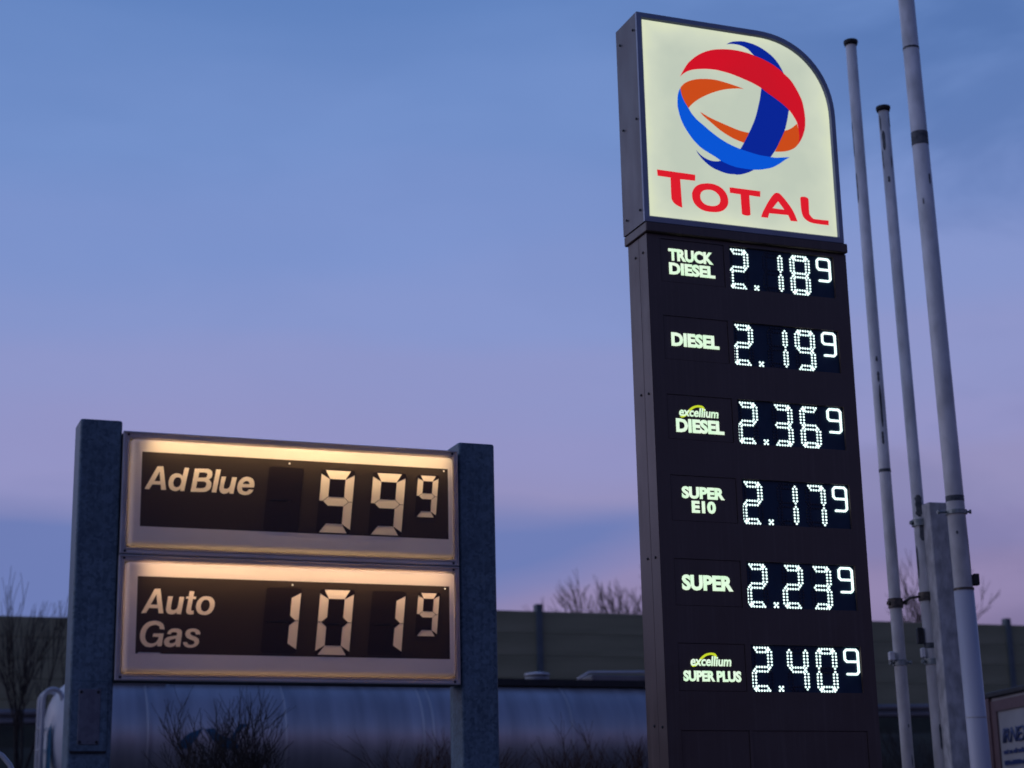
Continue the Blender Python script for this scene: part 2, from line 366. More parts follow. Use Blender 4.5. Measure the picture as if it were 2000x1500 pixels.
M = {}
M['galv'] = weathered('galvanised_steel', (0.060, 0.110, 0.145, 1), (0.150, 0.225, 0.275, 1), 22, 0.5, 0.25, cells=70, streak=0.35)
M['cover'] = weathered('cover_plate', (0.12, 0.13, 0.16, 1), (0.18, 0.19, 0.22, 1), 12, 0.45, 0.2, cells=50, streak=0.4)
M['alu'] = surface('aluminium_frame', (0.55, 0.50, 0.47, 1), (0.66, 0.60, 0.57, 1), scale=9, rough=0.36, metal=0.2, stretch=(0.3, 1, 1))
M['anthracite'] = weathered('anthracite_sheet', (0.082, 0.054, 0.045, 1), (0.118, 0.080, 0.069, 1), 3.0, 0.36, 0.0, cells=0, streak=0.45)
M['head_metal'] = surface('grey_lacquered_metal', (0.26, 0.30, 0.39, 1), (0.33, 0.37, 0.46, 1), scale=3, rough=0.42, metal=0.2)
M['casing'] = surface('casing_lacquer', (0.115, 0.10, 0.11, 1), (0.15, 0.13, 0.14, 1), scale=3, rough=0.42, metal=0.1, stretch=(1, 1, 0.3))
M['dark'] = surface('black_rubber', (0.012, 0.012, 0.013, 1), (0.02, 0.02, 0.02, 1), rough=0.6)
M['display'] = surface('display_backing', (0.012, 0.035, 0.07, 1), (0.016, 0.042, 0.085, 1), rough=0.45, spec=0.3)
M['led_off'] = surface('unlit_diode', (0.012, 0.018, 0.035, 1), (0.02, 0.028, 0.05, 1), rough=0.25)
M['led'] = glow('lit_diode', (0.60, 0.86, 0.80, 1), 1.7, (0.86, 1.0, 0.97, 1), 70)
M['label_lit'] = glow('backlit_lettering', srgb(218, 255, 214), 0.95, srgb(236, 255, 228), 12)
M['swoosh'] = glow('backlit_yellow', srgb(205, 222, 40), 0.9)
M['face'] = None
M['red'] = glow('backlit_red', srgb(205, 8, 24), 1.0, srgb(196, 12, 26), 2)
M['letter_red'] = glow('backlit_letter_red', srgb(216, 22, 32), 1.0)
M['navy'] = glow('backlit_navy', srgb(0, 32, 142), 1.0)
M['azure'] = glow('backlit_azure', srgb(0, 82, 204), 1.0)
M['orange'] = glow('backlit_orange', srgb(200, 72, 2), 1.0)
M['pan'] = translucent('opal_acrylic', (0.86, 0.82, 0.82, 1), (0.95, 0.88, 0.76, 1), 0.24, dirt=0.08)
M['seg'] = translucent('opal_segment', (0.88, 0.84, 0.80, 1), (0.99, 0.92, 0.80, 1), 0.52)
M['film'] = translucent('black_film', (0.020, 0.018, 0.024, 1), (0.40, 0.32, 0.22, 1), 0.045, rough=0.12)
M['slot'] = translucent('black_digit_plate', (0.014, 0.013, 0.019, 1), (0.3, 0.22, 0.15, 1), 0.025, rough=0.2)
M['inside'] = surface('cabinet_lining', (0.15, 0.145, 0.14, 1), rough=0.7)
M['pole'] = surface('weathered_pole_paint', (0.58, 0.57, 0.53, 1), (0.86, 0.84, 0.80, 1), scale=7, rough=0.42, stretch=(1, 1, 0.45), bump=0.1, rvar=0.1, detail=8)
M['pole_blue'] = surface('bluish_pole_paint', (0.52, 0.51, 0.54, 1), (0.60, 0.59, 0.62, 1), scale=3, rough=0.4, stretch=(1, 1, 0.3))
M['patch'] = surface('flaked_patch', (0.06, 0.07, 0.075, 1), (0.14, 0.15, 0.15, 1), scale=20, rough=0.7, bump=0.3)
M['clamp'] = surface('rusty_clamp_steel', (0.05, 0.045, 0.04, 1), (0.16, 0.13, 0.10, 1), scale=30, rough=0.5, metal=0.5)
M['clamp_light'] = surface('zinc_clamp_steel', (0.22, 0.26, 0.25, 1), (0.34, 0.38, 0.36, 1), scale=30, rough=0.4, metal=0.5)
M['concrete'] = surface('stained_concrete_post', (0.40, 0.39, 0.37, 1), (0.66, 0.64, 0.61, 1), scale=16, rough=0.8, bump=0.3, detail=8, stretch=(1, 1, 0.5))
M['steel'] = surface('brushed_tank_steel', (0.46, 0.45, 0.46, 1), (0.66, 0.64, 0.64, 1), scale=1.6, rough=0.40, metal=0.62, stretch=(2.5, 0.3, 0.3), rvar=0.06)
M['tank_end'] = surface('white_tank_end', (0.6, 0.6, 0.6, 1), (0.7, 0.7, 0.7, 1), scale=2, rough=0.45)
M['white_paint'] = surface('pale_paint', (0.5, 0.5, 0.5, 1), (0.6, 0.6, 0.6, 1), rough=0.4)
M['teal'] = surface('teal_print', (0.01, 0.12, 0.22, 1), rough=0.4)
M['barrier'] = surface('olive_noise_barrier', (0.29, 0.28, 0.16, 1), (0.38, 0.355, 0.21, 1), scale=1.2, rough=0.8, stretch=(0.4, 1, 3))
M['barrier_post'] = surface('dark_steel_post', (0.10, 0.13, 0.14, 1), (0.13, 0.16, 0.17, 1), rough=0.6)
M['rail'] = surface('zinc_guardrail', (0.20, 0.19, 0.19, 1), (0.26, 0.25, 0.25, 1), scale=2, rough=0.5, metal=0.4)
M['bark'] = surface('bare_bark', (0.035, 0.028, 0.024, 1), (0.06, 0.048, 0.04, 1), scale=8, rough=0.9)
M['red_twig'] = surface('reddish_twig', (0.06, 0.028, 0.018, 1), (0.09, 0.045, 0.028, 1), scale=8, rough=0.9)
M['asphalt'] = surface('asphalt', (0.035, 0.035, 0.037, 1), (0.055, 0.055, 0.056, 1), scale=0.6, rough=0.85, bump=0.3, bscale=60)
M['soil'] = surface('winter_verge', (0.030, 0.026, 0.016, 1), (0.055, 0.05, 0.028, 1), scale=0.8, rough=0.95, bump=0.5, bscale=9, detail=8)
M['box_side'] = surface('truck_box_panel', (0.28, 0.275, 0.27, 1), (0.36, 0.355, 0.35, 1), scale=1.5, rough=0.5)
M['box_trim'] = surface('red_brown_trim', (0.11, 0.06, 0.06, 1), (0.13, 0.075, 0.075, 1), rough=0.5)
M['blue_print'] = surface('blue_print', (0.012, 0.035, 0.14, 1), rough=0.4)
M['tyre'] = surface('tyre_rubber', (0.02, 0.02, 0.02, 1), rough=0.8)

# cream light box face: a little brighter along the rim, where the tubes run
m, t, out = mat('backlit_cream_face')
b = t.nodes.new('ShaderNodeBsdfPrincipled')
b.inputs['Base Color'].default_value = (0.3, 0.3, 0.25, 1)
b.inputs['Roughness'].default_value = 0.3
t.links.new(b.outputs[0], out.inputs[0])
tcn = t.nodes.new('ShaderNodeTexCoord')
sx = t.nodes.new('ShaderNodeSeparateXYZ')
t.links.new(tcn.outputs['Object'], sx.inputs[0])
ax = math_node(t, 'POWER', math_node(t, 'DIVIDE', math_node(t, 'ABSOLUTE', math_node(t, 'SUBTRACT', sx.outputs['X'], 0.82)), 0.80), 5.0)
az_ = math_node(t, 'POWER', math_node(t, 'DIVIDE', math_node(t, 'ABSOLUTE', math_node(t, 'SUBTRACT', sx.outputs['Z'], 6.84)), 0.80), 5.0)
ed = math_node(t, 'ADD', math_node(t, 'MULTIPLY', math_node(t, 'MAXIMUM', ax, az_), 0.75),
               math_node(t, 'MULTIPLY', math_node(t, 'SUBTRACT', obj_noise(t, 2.2, 4), 0.5), 1.1), clamp=True)
t.links.new(ramp_node(t, ed, [(0.0, srgb(188, 198, 178)), (0.45, srgb(203, 211, 187)), (1.0, srgb(222, 228, 188))]), b.inputs['Emission Color'])
b.inputs['Emission Strength'].default_value = 1.0
M['face'] = m


def lamp_mat(name, c, k, var=0.0):
    m, t, out = mat(name)
    e = t.nodes.new('ShaderNodeEmission')
    e.inputs[0].default_value = c
    e.inputs[1].default_value = k
    if var:
        t.links.new(ramp_node(t, obj_noise(t, 2.0, 4), [(0.3, g(1 - var)), (0.6, g(1))]), e.inputs[0])
        mx = t.nodes.new('ShaderNodeMix')
        mx.data_type = 'RGBA'
        mx.blend_type = 'MULTIPLY'
        mx.inputs['Factor'].default_value = 1.0
        mx.inputs['A'].default_value = c
        t.links.new(ramp_node(t, obj_noise(t, 2.0, 4), [(0.3, g(1 - var)), (0.6, g(1))]), mx.inputs['B'])
        t.links.new(mx.outputs['Result'], e.inputs[0])
    t.links.new(e.outputs[0], out.inputs[0])
    return m


M['tube'] = lamp_mat('warm_fluorescent_tube', (1.0, 0.66, 0.34, 1), 32.0, 0.3)
M['tube_low'] = lamp_mat('warm_fluorescent_tube_dimmer', (1.0, 0.62, 0.35, 1), 25.0, 0.3)


# ---------------------------------------------------------------- geometry helpers
def link(name, bm, material, parent=None, smooth=False, recalc=True):
    if recalc:
        bmesh.ops.recalc_face_normals(bm, faces=bm.faces[:])
    me = bpy.data.meshes.new(name)
    bm.to_mesh(me)
    bm.free()
    if smooth:
        for p in me.polygons:
            p.use_smooth = True
    o = bpy.data.objects.new(name, me)
    for mm in (material if isinstance(material, (list, tuple)) else [material]):
        me.materials.append(mm)
    COL.objects.link(o)
    o.parent = parent
    return o


def tag(o, label=None, cat=None, group=None, kind=None):
    for k, v in (('label', label), ('category', cat), ('group', group), ('kind', kind)):
        if v:
            o[k] = v
    return o


def thing(name, label, cat, loc=(0, 0, 0), rotz=0.0, group=None):
    o = bpy.data.objects.new(name, None)
    o.empty_display_size = 0.2
    COL.objects.link(o)
    o.location = loc
    o.rotation_euler = (0, 0, rotz)
    return tag(o, label, cat, group)


def add_box(bm, x0, x1, y0, y1, z0, z1, bevel=0.0, segs=1, mi=0):
    r = bmesh.ops.create_cube(bm, size=1.0)
    vs = r['verts']
    for v in vs:
        v.co = Vector((x0 + (v.co.x + 0.5) * (x1 - x0), y0 + (v.co.y + 0.5) * (y1 - y0), z0 + (v.co.z + 0.5) * (z1 - z0)))
    fs = set(f for v in vs for f in v.link_faces)
    for f in fs:
        f.material_index = mi
    if bevel:
        es = list(set(e for v in vs for e in v.link_edges))
        bmesh.ops.bevel(bm, geom=es, offset=bevel, segments=segs, affect='EDGES', profile=0.5)
    return bm


def box(name, material, parent, *a, **k):
    bm = bmesh.new()
    add_box(bm, *a, **k)
    return link(name, bm, material, parent)


def clean(poly):
    out = []
    for p in poly:
        if not out or (Vector(p) - Vector(out[-1])).length > 1e-4:
            out.append(tuple(p))
    return out


def smooth_poly(poly, ang=38, n=3):
    """Catmull-Rom through the outline, keeping real corners sharp."""
    pts = [Vector(p) for p in clean(poly)]
    L = len(pts)
    sharp = []
    for i in range(L):
        a, b_, c = pts[i - 1], pts[i], pts[(i + 1) % L]
        u, v = (b_ - a), (c - b_)
        sharp.append(u.angle(v) > R(ang) if u.length > 1e-6 and v.length > 1e-6 else False)
    out = []
    for i in range(L):
        p1, p2 = pts[i], pts[(i + 1) % L]
        p0 = pts[i - 1] if not sharp[i] else p1 * 2 - p2
        p3 = pts[(i + 2) % L] if not sharp[(i + 1) % L] else p2 * 2 - p1
        for k in range(n):
            t_ = k / n
            q = 0.5 * ((2 * p1) + (p2 - p0) * t_ + (2 * p0 - 5 * p1 + 4 * p2 - p3) * t_ ** 2 + (-p0 + 3 * p1 - 3 * p2 + p3) * t_ ** 3)
            out.append((q.x, q.y))
    return out


def inlay(outer, holes, fills=()):
    """2D triangles of outer minus holes; fills are islands inside holes (counter of an A)."""
    vs, fs = [], []
    for poly in [outer] + list(holes) + list(fills):
        s = len(vs)
        poly = list(poly)
        if sum(a[0] * b[1] - b[0] * a[1] for a, b in zip(poly, poly[1:] + poly[:1])) < 0:
            poly.reverse()
        vs += [Vector(p) for p in poly]
        fs.append(list(range(s, s + len(poly))))
    nh = len(holes)
    ov, oe, of, ove, oee, ofo = delaunay_2d_cdt(vs, [], fs, 1, 1e-5)
    tris = []
    for f, o in zip(of, ofo):
        if 0 not in o:
            continue
        in_hole = any(1 <= i <= nh for i in o)
        in_fill = any(i > nh for i in o)
        if not in_hole or in_fill:
            tris.append(f)
    return ov, tris


def flat(name, material, parent, outer, w, holes=(), fills=(), thick=0.0, bevel=0.0):
    ov, tris = inlay(outer, holes, fills)
    bm = bmesh.new()
    used = sorted(set(i for t_ in tris for i in t_))
    mp_ = {i: bm.verts.new((ov[i].x, w, ov[i].y)) for i in used}
    for t_ in tris:
        try:
            bm.faces.new([mp_[i] for i in t_])
        except ValueError:
            pass
    bmesh.ops.recalc_face_normals(bm, faces=bm.faces[:])
    if thick:
        r = bmesh.ops.extrude_face_region(bm, geom=bm.faces[:])
        for v in [e for e in r['geom'] if isinstance(e, bmesh.types.BMVert)]:
            v.co.y = w + thick
    else:
        for f in bm.faces:
            if f.normal.y > 0:
                f.normal_flip()
    return link(name, bm, material, parent, recalc=bool(thick))


def rect(x0, x1, z0, z1):
    return [(x0, z0), (x1, z0), (x1, z1), (x0, z1)]


def add_tube(bm, pts, rad, n=8, cap=True, mi=0):
    pts = [Vector(p) for p in pts]
    rads = rad if isinstance(rad, (list, tuple)) else [rad] * len(pts)
    rings = []
    up = None
    for i, p in enumerate(pts):
        d = (pts[min(i + 1, len(pts) - 1)] - pts[max(i - 1, 0)]).normalized()
        if up is None:
            up = Vector((0, 0, 1)) if abs(d.z) < 0.9 else Vector((1, 0, 0))
        a = d.cross(up).normalized()
        b_ = a.cross(d).normalized()
        up = b_
        rings.append([bm.verts.new(p + (a * math.cos(2 * math.pi * k / n) + b_ * math.sin(2 * math.pi * k / n)) * rads[i]) for k in range(n)])
    for r0, r1 in zip(rings[:-1], rings[1:]):
        for k in range(n):
            f = bm.faces.new((r0[k], r0[(k + 1) % n], r1[(k + 1) % n], r1[k]))
            f.smooth = True
            f.material_index = mi
    if cap:
        for rg in (rings[0], rings[-1]):
            f = bm.faces.new(rg)
            f.material_index = mi
    return bm


def tube(name, material, parent, pts, rad, n=12):
    bm = bmesh.new()
    add_tube(bm, pts, rad, n)
    return link(name, bm, material, parent)


def text_mesh(txt, x0, x1, z0, z1, w, name, material, parent, offset=0.03, shear=0.0, thick=0.003, spacing=1.0):
    c = bpy.data.curves.new('text', 'FONT')
    c.body = txt
    c.offset = offset
    c.shear = shear
    c.space_character = spacing
    c.resolution_u = 3
    tmp = bpy.data.objects.new('text_source', c)
    COL.objects.link(tmp)
    dg = bpy.context.evaluated_depsgraph_get()
    me = bpy.data.meshes.new_from_object(tmp.evaluated_get(dg))
    bpy.data.objects.remove(tmp)
    bpy.data.curves.remove(c)
    xs = [v.co.x for v in me.vertices]
    ys = [v.co.y for v in me.vertices]
    ax_, bx_, ay_, by_ = min(xs), max(xs), min(ys), max(ys)
    bm = bmesh.new()
    bm.from_mesh(me)
    bpy.data.meshes.remove(me)
    for v in bm.verts:
        v.co = Vector((x0 + (v.co.x - ax_) / (bx_ - ax_) * (x1 - x0), w, z0 + (v.co.y - ay_) / (by_ - ay_) * (z1 - z0)))
    if thick:
        r = bmesh.ops.extrude_face_region(bm, geom=bm.faces[:])
        for v in [e for e in r['geom'] if isinstance(e, bmesh.types.BMVert)]:
            v.co.y = w + thick
    return link(name, bm, material, parent)


def copy_part(o, loc=None, parent=None):
    c = o.copy()
    COL.objects.link(c)
    if parent is not None:
        c.parent = parent
    if loc is not None:
        c.location = loc
    return c


# ================================================================ THE SETTING
bm = bmesh.new()
for v in ((-600, -300), (600, -300), (600, 1500), (-600, 1500)):
    bm.verts.new((v[0], v[1], 0))
bm.faces.new(bm.verts[:])
tag(link('ground', bm, M['asphalt']), kind='structure')


def P(u, n, z=0.0):
    return EU * u + EN * n + Vector((0, 0, z))


# grassed embankment that carries the road and the noise barrier
rnd = random.Random(4)
bm = bmesh.new()
prof = [(29.0, 0.004), (31.0, 0.9), (33.0, 2.3), (34.6, 3.35), (35.6, 3.55), (36.8, 3.62), (37.6, 4.15), (38.6, 4.34), (41.5, 4.0), (60.0, 3.4)]
cols = []
for i in range(90):
    u = -45 + i * 1.3
    cols.append([bm.verts.new(P(u, n + rnd.uniform(-0.15, 0.15), z + rnd.uniform(-0.07, 0.07) * (0 if n > 35 or n < 30 else 1) + 0.016 * max(0, min(u, 40)) * (z / 3.5)))
                 for n, z in prof])
for a, b_ in zip(cols[:-1], cols[1:]):
    for k in range(len(prof) - 1):
        bm.faces.new((a[k], a[k + 1], b_[k + 1], b_[k]))
tag(link('embankment', bm, M['soil'], smooth=True), kind='structure')


# ---------------------------------------------------------------- noise barrier
bar = thing('noise_barrier', 'long olive green noise barrier on the embankment behind the tanker', 'noise barrier', P(0, 38.0), YAW)
SP = 4.27


def barrier_bay(i, top, proto):
    x0 = 2.31 + i * SP
    n = 5
    h = (top - 4.28) / n
    for k in range(n):
        key = round(h, 3)
        if key not in proto:
            bm_ = bmesh.new()
            add_box(bm_, 0.07, SP - 0.07, -0.05, 0.05, 0.003, h - 0.003, bevel=0.006)
            proto[key] = link('plank', bm_, M['barrier'], bar)
            o = proto[key]
        else:
            o = copy_part(proto[key])
        o.location = (x0, 0.0, 4.28 + k * h)


proto = {}
for k, (ua, ub, zt) in enumerate(((-20, 2.31 + 2 * SP, 6.39), (2.31 + 2 * SP, 47, 6.80))):
    box('backing_sheet', M['barrier'], bar, ua + 0.01, ub, 0.052, 0.075, 4.0, zt)
for i in range(-5, 11):
    top = 6.41 if i < 2 else 6.82
    barrier_bay(i, top, proto)
for i in range(-5, 12):
    top = 6.50 if i < 2 else 6.98
    x0 = 2.31 + i * SP
    o = box('post', M['barrier_post'], bar, -0.075, 0.075, -0.11, 0.09, 3.5, top, bevel=0.01)
    o.location = (x0, 0, 0)

# ---------------------------------------------------------------- crash barrier along the road edge
gr = thing('crash_barrier', 'low pale steel crash barrier running below the noise barrier', 'crash barrier', P(0, 36.2), YAW)
bm = bmesh.new()
prof_r = [(-0.04, 0.0), (-0.09, 0.05), (-0.09, 0.10), (-0.02, 0.155), (-0.09, 0.21), (-0.09, 0.26), (-0.04, 0.31), (-0.02, 0.31), (-0.02, 0.0)]
ring = []
for j in range(20):
    u = -20 + j * 3.0
    ring.append([bm.verts.new((u, y, 4.02 + z + 0.0135 * u)) for y, z in prof_r])
for a, b_ in zip(ring[:-1], ring[1:]):
    for k in range(len(prof_r)):
        bm.faces.new((a[k], a[(k + 1) % len(prof_r)], b_[(k + 1) % len(prof_r)], b_[k]))
link('rail', bm, M['rail'], gr)
for j in range(14):
    u = -18 + j * 4.0
    o = box('post', M['rail'], gr, u - 0.05, u + 0.05, -0.01, 0.09, 3.4, 4.28 + 0.0135 * u)


# ---------------------------------------------------------------- bare trees and shrubs
RMIN = 0.0


def grow(bm, p, d, length, r, depth, rnd, spread=0.5, up=0.12, n=5, kink=0.12):
    r = max(r, RMIN)
    pts, rads = [p.copy()], [r]
    q, dd = p.copy(), d.copy()
    for s_ in range(3):
        dd = (dd + Vector((rnd.uniform(-kink, kink), rnd.uniform(-kink, kink), up * rnd.uniform(0, 1)))).normalized()
        q = q + dd * length / 3
        pts.append(q.copy())
        rads.append(r * (1 - 0.38 * (s_ + 1) / 3))
    add_tube(bm, pts, rads, n=max(3, n), cap=False)
    if depth == 0:
        return
    k = rnd.choice((2, 3, 3))
    for j in range(k + 1):
        at = pts[3] if j < 2 else pts[rnd.choice((1, 2))]
        ax_ = Vector((rnd.uniform(-1, 1), rnd.uniform(-1, 1), rnd.uniform(-0.3, 0.6))).normalized()
        nd = (dd + ax_ * spread * rnd.uniform(0.6, 1.3)).normalized()
        grow(bm, at, nd, length * rnd.uniform(0.6, 0.85), rads[3] * rnd.uniform(0.55, 0.8) if j else rads[3] * 0.85, depth - 1, rnd, spread, up, n - 1, kink)


def bare_tree(label, loc, height, trunk_r, seed, spread=0.45, depth=5, group=None, name='bare_tree', cat='tree', material='bark'):
    r_ = random.Random(seed)
    t_ = thing(name, label, cat, loc, 0, group)
    bm_ = bmesh.new()
    trunk_h = height * 0.32
    top = Vector((r_.uniform(-0.1, 0.1), 0, trunk_h))
    add_tube(bm_, [(0, 0, -0.3), (0.02, 0, trunk_h * 0.5), top], [trunk_r * 1.25, trunk_r, trunk_r * 0.8], 8)
    link('trunk', bm_, M[material], t_)
    bm_ = bmesh.new()
    for k in range(4):
        a = r_.uniform(0, 6.28) + k * 1.6
        d = Vector((math.cos(a) * spread, math.sin(a) * spread, 1)).normalized()
        grow(bm_, top * (0.75 + 0.08 * k), d, height * 0.24, trunk_r * 0.55, depth, r_, spread)
    zm = max(v.co.z for v in bm_.verts)
    s_ = height / zm
    for v in bm_.verts:
        v.co.z *= s_
    o = link('crown', bm_, M[material], t_)
    o['kind'] = 'stuff'
    return t_


RMIN = 0.009
G1 = 'bare trees behind the noise barrier'
bare_tree('bare tree behind the noise barrier, just left of the price column', (3.1, 48, 3.4), 5.9, 0.10, 11, 0.6, 4, G1)
bare_tree('smaller bare tree behind the noise barrier, further left of the price column', (2.15, 49, 3.4), 5.2, 0.08, 12, 0.5, 4, G1)
bare_tree('bare tree behind the noise barrier, between the thin flagpoles and the price column', (10.55, 48, 3.4), 5.6, 0.10, 15, 0.55, 4, G1)
RMIN = 0.006
G2 = 'bare saplings below the noise barrier'
bare_tree('bare sapling left of the galvanised post, standing before the noise barrier', (-8.75, 32, 1.2), 5.3, 0.06, 21, 0.32, 3, G2)
bare_tree('leaning bare sapling closest to the left galvanised post', (-8.2, 31.5, 1.0), 4.4, 0.045, 22, 0.36, 3, G2)


RMIN = 0.0035


def shrub(label, loc, height, width, seed, n=16, depth=3, material='bark', group=None, name='bare_shrub'):
    r_ = random.Random(seed)
    t_ = thing(name, label, 'shrub', loc, 0, group)
    bm_ = bmesh.new()
    bm2 = bmesh.new()
    for k in range(n):
        a = r_.uniform(0, 6.28)
        lean = r_.uniform(0.05, 0.75) * width / height
        d = Vector((math.cos(a) * lean, math.sin(a) * lean, 1)).normalized()
        base = Vector((math.cos(a), math.sin(a), 0)) * r_.uniform(0, 0.18)
        L_ = height * r_.uniform(0.30, 0.42)
        add_tube(bm_, [base, base + d * L_], [0.032, 0.021], 5, cap=False)
        grow(bm2, base + d * L_ * 0.98, d, L_ * 0.8, 0.017, depth, r_, 0.42, 0.1, 4, 0.15)
    zm = max(v.co.z for v in bm2.verts)
    for b3 in (bm_, bm2):
        for v in b3.verts:
            v.co.z *= height / zm
    link('stems', bm_, M[material], t_)
    o = link('twigs', bm2, M[material], t_)
    o['kind'] = 'stuff'
    return t_


G3 = 'bare shrubs in front of the tank trailer'
shrub('wide bare shrub before the tank trailer, below the Gas lettering', (-3.02, 19, 1.15), 2.16, 1.3, 31, 22, 3, group=G3)
shrub('reddish bare shrub low against the right sign post, before the tank', (-0.95, 22, 0.9), 2.15, 1.3, 33, 20, 3, 'red_twig', G3)
shrub('reddish bare shrub low at the left foot of the price column', (1.05, 22, 0.9), 2.2, 1.5, 34, 24, 3, 'red_twig', G3)
shrub('dark bare shrub behind the flagpoles, right of the price column', (5.5, 26, 0.9), 2.3, 1.6, 35, 24, 3, 'bark', G3)
for x, y, z in ((-3.02, 19, 1.15), (-0.95, 22, 0.9), (1.05, 22, 0.9), (5.5, 26, 0.9)):
    pass

# planted bank the shrubs stand on
bm = bmesh.new()
cols = []
rnd = random.Random(8)
for i in range(40):
    x = -9 + i * 0.5
    row = []
    for y, z in ((15.5, 0.006), (17.0, 0.6), (18.5, 1.1), (21.0, 1.12), (23.2, 1.0), (24.0, 0.006)):
        row.append(bm.verts.new((x, y + rnd.uniform(-0.1, 0.1) + 0.30 * x, z + rnd.uniform(-0.06, 0.06) * (z > 0.1))))
    cols.append(row)
for a, b_ in zip(cols[:-1], cols[1:]):
    for k in range(5):
        bm.faces.new((a[k], a[k + 1], b_[k + 1], b_[k]))
tag(link('verge', bm, M['soil'], smooth=True), kind='structure')


# ---------------------------------------------------------------- tank trailer
tk = thing('tank_trailer', 'long polished steel tank trailer parked behind the price signs', 'tank trailer', P(2.85, 26.0), YAW)
RAD, LEN, CZ = 0.87, 11.6, 3.11
bm = bmesh.new()
NS = 48
stations = [(0.0, 0.02), (0.03, 0.35), (0.09, 0.62), (0.17, 0.80), (0.27, 0.91), (0.38, 0.975), (0.48, 1.0)]
full = stations + [(x, 1.0) for x in [0.5 + (LEN - 1.0) * i / 14 for i in range(15)]] + [(LEN - x, s_) for x, s_ in reversed(stations)]
rings = []
rr = random.Random(2)
for x, s_ in full:
    rings.append([bm.verts.new((x, math.cos(2 * math.pi * k / NS) * RAD * s_, CZ + math.sin(2 * math.pi * k / NS) * RAD * s_)) for k in range(NS)])
for i, (a, b_) in enumerate(zip(rings[:-1], rings[1:])):
    for k in range(NS):
        f = bm.faces.new((a[k], a[(k + 1) % NS], b_[(k + 1) % NS], b_[k]))
        f.smooth = True
        f.material_index = 1 if full[i][0] < 0.47 else 0
bm.faces.new(rings[0]).material_index = 1
bm.faces.new(rings[-1])
link('tank_shell', bm, [M['steel'], M['tank_end']], tk)
for x in (0.50, 1.35, 3.3, 5.35, 5.5, 7.7, 9.4, 11.05):
    bm = bmesh.new()
    rg = []
    for r_, dx in ((RAD - 0.005, -0.03), (RAD + 0.006, -0.022), (RAD + 0.006, 0.022), (RAD - 0.005, 0.03)):
        rg.append([bm.verts.new((x + dx, math.cos(2 * math.pi * k / NS) * r_, CZ + math.sin(2 * math.pi * k / NS) * r_)) for k in range(NS)])
    for a, b_ in zip(rg[:-1], rg[1:]):
        for k in range(NS):
            f = bm.faces.new((a[k], a[(k + 1) % NS], b_[(k + 1) % NS], b_[k]))
            f.smooth = True
    link('band', bm, M['steel'], tk)
# walkway, hose tray and hatches on top
box('walkway', M['dark'], tk, 1.7, LEN - 0.4, -0.34, 0.30, CZ + RAD - 0.03, CZ + RAD + 0.075)
box('tray_cover', M['rail'], tk, 0.75, 1.65, -0.42, 0.1, CZ + RAD - 0.10, CZ + RAD + 0.02, bevel=0.02)
for x in (2.4, 5.2, 7.45):
    h_ = tube('hatch', M['rail'], tk, [(x, -0.02, CZ + RAD), (x, -0.02, CZ + RAD + 0.16)], 0.19, 18)
    tube('hatch_lid', M['tank_end'], h_, [(x, -0.02, CZ + RAD + 0.16), (x, -0.02, CZ + RAD + 0.19), (x, -0.02, CZ + RAD + 0.21)], [0.21, 0.19, 0.08], 18)
gb = box('guard_box', M['rail'], tk, 8.25, 9.2, -0.3, 0.25, CZ + RAD, CZ + RAD + 0.16, bevel=0.02)
bm = bmesh.new()
add_tube(bm, [(8.0, -0.33, CZ + RAD + 0.08), (8.2, -0.33, CZ + RAD + 0.19), (9.15, -0.33, CZ + RAD + 0.21), (9.25, -0.33, CZ + RAD + 0.05)], 0.022, 8)
link('guard_rail', bm, M['white_paint'], gb)
for x in (3.4, 4.2, 6.4, 9.6):
    tube('vent_pipe', M['rail'], tk, [(x, -0.2, CZ + RAD), (x, -0.2, CZ + RAD + 0.12)], 0.035, 8)
# ladder hoop at the rear end
pts = []
for k in range(9):
    a = math.pi * k / 8
    pts.append((-0.02 - 0.13 * math.cos(a) + 0.10, -0.45, 3.66 + 0.15 * math.sin(a)))
lad = tube('ladder_rail', M['white_paint'], tk, [(-0.05, -0.45, 1.0)] + pts + [(0.21, -0.45, 3.4)], 0.032, 8)
tube('ladder_rail', M['white_paint'], tk, [(-0.05, 0.0, 1.0)] + [(x, 0.0, z) for x, y, z in pts] + [(0.21, 0.0, 3.6)], 0.032, 8)
for k in range(8):
    tube('rung', M['white_paint'], tk, [(-0.05, -0.45, 1.2 + 0.3 * k), (-0.05, 0.0, 1.2 + 0.3 * k)], 0.016, 6)


# teal emblem wrapped on the shell
def on_shell(poly, name='emblem'):
    ov, tris = inlay(poly, [])
    bm_ = bmesh.new()
    vv = []
    for p in ov:
        z = p.y
        a = math.asin(max(-0.99, min(0.99, (z - CZ) / RAD)))
        vv.append(bm_.verts.new((p.x, -(RAD + 0.006) * math.cos(a), CZ + (RAD + 0.006) * math.sin(a))))
    for t_ in tris:
        bm_.faces.new([vv[i] for i in t_])
    link(name, bm_, M['teal'], tk)


